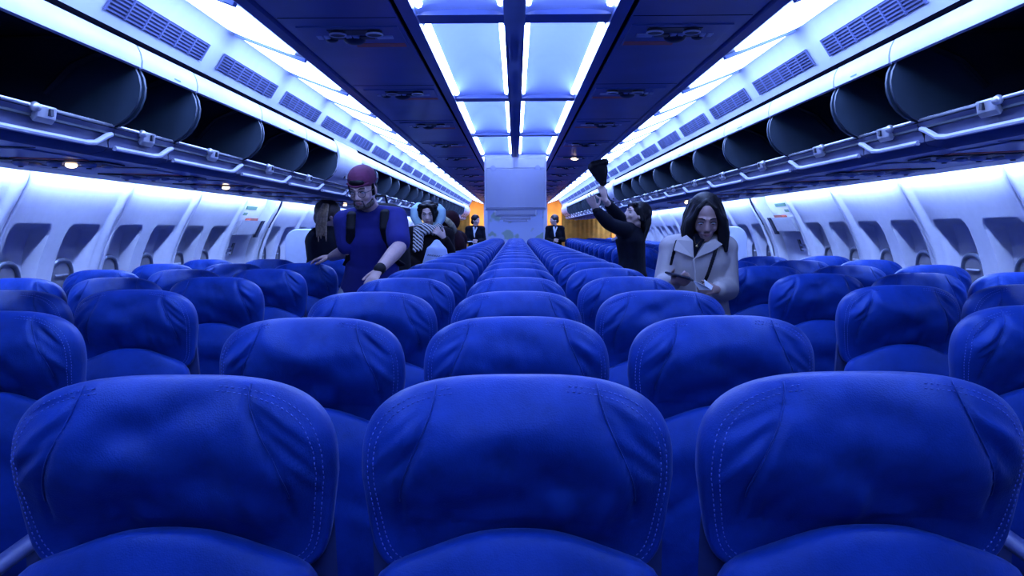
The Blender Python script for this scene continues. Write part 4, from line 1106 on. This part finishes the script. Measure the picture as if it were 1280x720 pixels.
# ---- long-haired person standing by the left window seats, turned away
J = dict(pelvis=at(406, 345, 6.43), waist=at(407, 325, 6.43), chest=at(408, 303, 6.43), neck=at(410, 284, 6.43), sl=at(396, 296, 6.34), sr=at(424, 294, 6.50),
         el=at(394, 322, 6.36), wl=at(400, 338, 6.28), er=at(428, 320, 6.48), wr=at(424, 338, 6.36))
std_legs(J); w_ = thing('person', 'person in dark clothes with long brown and blonde ponytail, half hidden behind the man', 'person', (J['pelvis'].x, 6.43, 0))
HC = at(412, 270, 6.42); HR = frame((.85, .45, -.12)); k = .95; P = lambda r, f, u: HC + HR @ Vector((r*k, f*k, u*k))
b_ = MB(); head_shapes(b_, HC, HR, k, True); b_.cap(P(0, -.02, -.06), J['neck'], .045, .05); torso(b_, J, -.01, .95); arms(b_, J, (.04, .034, .024)); legs(b_, J)
hand(b_, J['wl'], (.2, -.3, -.6), (-.8, 0, .2), -1, .4, .9); hand(b_, J['wr'], (-.2, -.3, -.6), (.8, 0, .2), 1, .4, .9)
b_.remesh('body', M['skin_p'], w_, .008, 3)
g = MB(); torso(g, J, .018, 1.0); limb(g, J['sl'], J['el'], J['wl'], .066, .056, .04); limb(g, J['sr'], J['er'], J['wr'], .066, .056, .04); g.remesh('jacket', M['navy'], w_, .010, 3)
tr = MB(); legs(tr, J, .010); tr.remesh('trousers', M['navy'], w_, .012, 3); shoes(w_, J, M['black'], (0, 1, 0))
h = MB(); h.ell(P(0, -.022, .040), (.090, .108, .094), HR); h.ell(P(0, -.07, -.02), (.08, .06, .07), HR); ho = h.remesh('hair', M['hair_b'], w_, .007, 2)
h = MB()
rr = random.Random(2)
for q in range(11):
    a = 2*PI*q/11; ox, oy = .030*math.cos(a), .022*math.sin(a)
    B = [at(407, 256, 6.30) + Vector((ox*.5, oy, 0)), at(403, 268, 6.26) + Vector((ox, oy, 0)), at(401.5, 283, 6.26) + Vector((ox*1.1, oy, 0)), at(401 + rr.uniform(-2, 2), 297 + rr.uniform(-3, 5), 6.28) + Vector((ox, oy, 0))]
    h.cap(B[0], B[1], .012, .014); h.cap(B[1], B[2], .014, .012); h.cap(B[2], B[3], .012, .004)
h.remesh('ponytail', M['hair_l'], w_, .0045, 1)
rel(w_)

# ---- attendants at the far end
def attendant(px, py, Y, x, label, face, armup=None):
    def A(dx, dz, dy=0): return Vector((x + dx, Y + dy, dz))
    J = dict(pelvis=A(0, .95), waist=A(0, 1.08), chest=A(0, 1.25), neck=A(0, 1.45), sl=A(-.16, 1.40, -.03), sr=A(.16, 1.40, .03), el=A(-.20, 1.13, -.06), wl=A(-.06, 1.10, -.26), er=A(.20, 1.13, -.02), wr=A(.08, 1.14, -.24))
    std_legs(J, fwd=(0, -1, 0)); w_ = thing('person', label, 'person', (x, Y, 0)); HC = A(face[0]*.03, 1.60, -.02); HR = frame(face); P = lambda r, f, u: HC + HR @ Vector((r, f, u))
    b_ = MB(); head_shapes(b_, HC, HR, 1, True); b_.cap(P(0, -.02, -.06), J['neck'], .045, .05); torso(b_, J, -.01, .95); arms(b_, J, (.04, .034, .024)); legs(b_, J)
    hand(b_, J['wl'], (.5, -.5, .1), (0, -.5, .6), -1, .5, .95); hand(b_, J['wr'], (-.5, -.5, .1), (0, -.5, .6), 1, .5, .95); b_.remesh('body', M['skin_p'], w_, .010, 3)
    g = MB(); torso(g, J, .018, 1.0); limb(g, J['sl'], J['el'], Vector(J['wl']), .066, .056, .04); limb(g, J['sr'], J['er'], Vector(J['wr']), .066, .056, .04); g.ecap(J['pelvis'] + Vector((0, 0, -.1)), J['pelvis'], (.18, .14), (.17, .13), Vector((1, 0, 0))); g.remesh('jacket', M['navy'], w_, .012, 3)
    tr = MB(); legs(tr, J, .010); tr.remesh('trousers', M['navy'], w_, .014, 3); shoes(w_, J, M['black'], (0, -1, 0))
    sc = MB(); sc.cap(A(-.03, 1.43, -.10), A(-.10*0 - .01, 1.22, -.15), .022, .016); sc.cap(A(.04, 1.43, -.08), A(-.01, 1.30, -.14), .016, .014); sc.remesh('neck_scarf', M['tile'], w_, .008, 2)
    return w_, HC, HR, P
w_, HC, HR, P = attendant(595, 285, 18.4, -.93, 'attendant in a dark suit with black hair at the far end of the left aisle', (.75, -.6, -.05))
h = MB(); h.ell(P(0, -.025, .040), (.092, .105, .095), HR); h.ell(P(0, -.09, -.04), (.06, .05, .06), HR); h.remesh('hair', M['hair_d'], w_, .010, 2); rel(w_)
w_, HC, HR, P = attendant(692, 285, 19.0, .93, 'attendant in a dark suit with light hair at the far end of the right aisle', (-.85, -.4, -.05))
h = MB(); h.ell(P(0, -.024, .045), (.094, .104, .094), HR); h.ell(P(0, -.07, -.02), (.075, .06, .06), HR); h.remesh('hair', M['hair_b'], w_, .010, 2); rel(w_)
# trolley bag handle beside the left attendant
cs_ = thing('suitcase', 'dark cabin suitcase with raised silver handle near the left attendant', 'suitcase', (-.92, 15.6, 0))
MB().box((-.17, 0, .05), (.17, .22, .58)).build('shell', M['black'], cs_, smooth=False, bevel=.02)
MB().tube([(-.09, .2, .55), (-.09, .2, 1.12), (-.07, .2, 1.15), (.07, .2, 1.15), (.09, .2, 1.12), (.09, .2, .55)], .010).build('handle', M['rail'], cs_)
for sx in (-.13, .13):
    for yy in (.03, .19): MB().tube([(sx - .012, yy, .028), (sx + .012, yy, .028)], .028, 12).build('wheel', M['dark'], cs_)

# ---- luggage left in the open bin on the left, ahead of the man
for i_, (dx, dy, rx, ry, rz, mm, lab) in enumerate([(1.52, 4.72, .12, .13, .09, 'black', 'dark soft bag lying in the open left bin, nearer of the two'), (1.55, 5.02, .13, .11, .085, 'bag', 'pale crumpled bag lying in the open left bin beside a dark one')]):
    g = MB(); g.ecap((-dx, dy - ry*.4, Z0 + .31 + rz), (-dx, dy + ry*.4, Z0 + .31 + rz), (rx, rz), (rx*.9, rz*.95), Vector((1, 0, 0)))
    o = tag(g.remesh('soft_bag', M[mm], None, .008, 2), lab, 'bag')
    MB().tube([(-dx + .05, dy - .05, Z0 + .31 + 2*rz - .01), (-dx + .05, dy - .02, Z0 + .34 + 2*rz), (-dx + .05, dy + .03, Z0 + .34 + 2*rz), (-dx + .05, dy + .06, Z0 + .31 + 2*rz - .01)], .007).build('bag_handle', M['dark'], o)
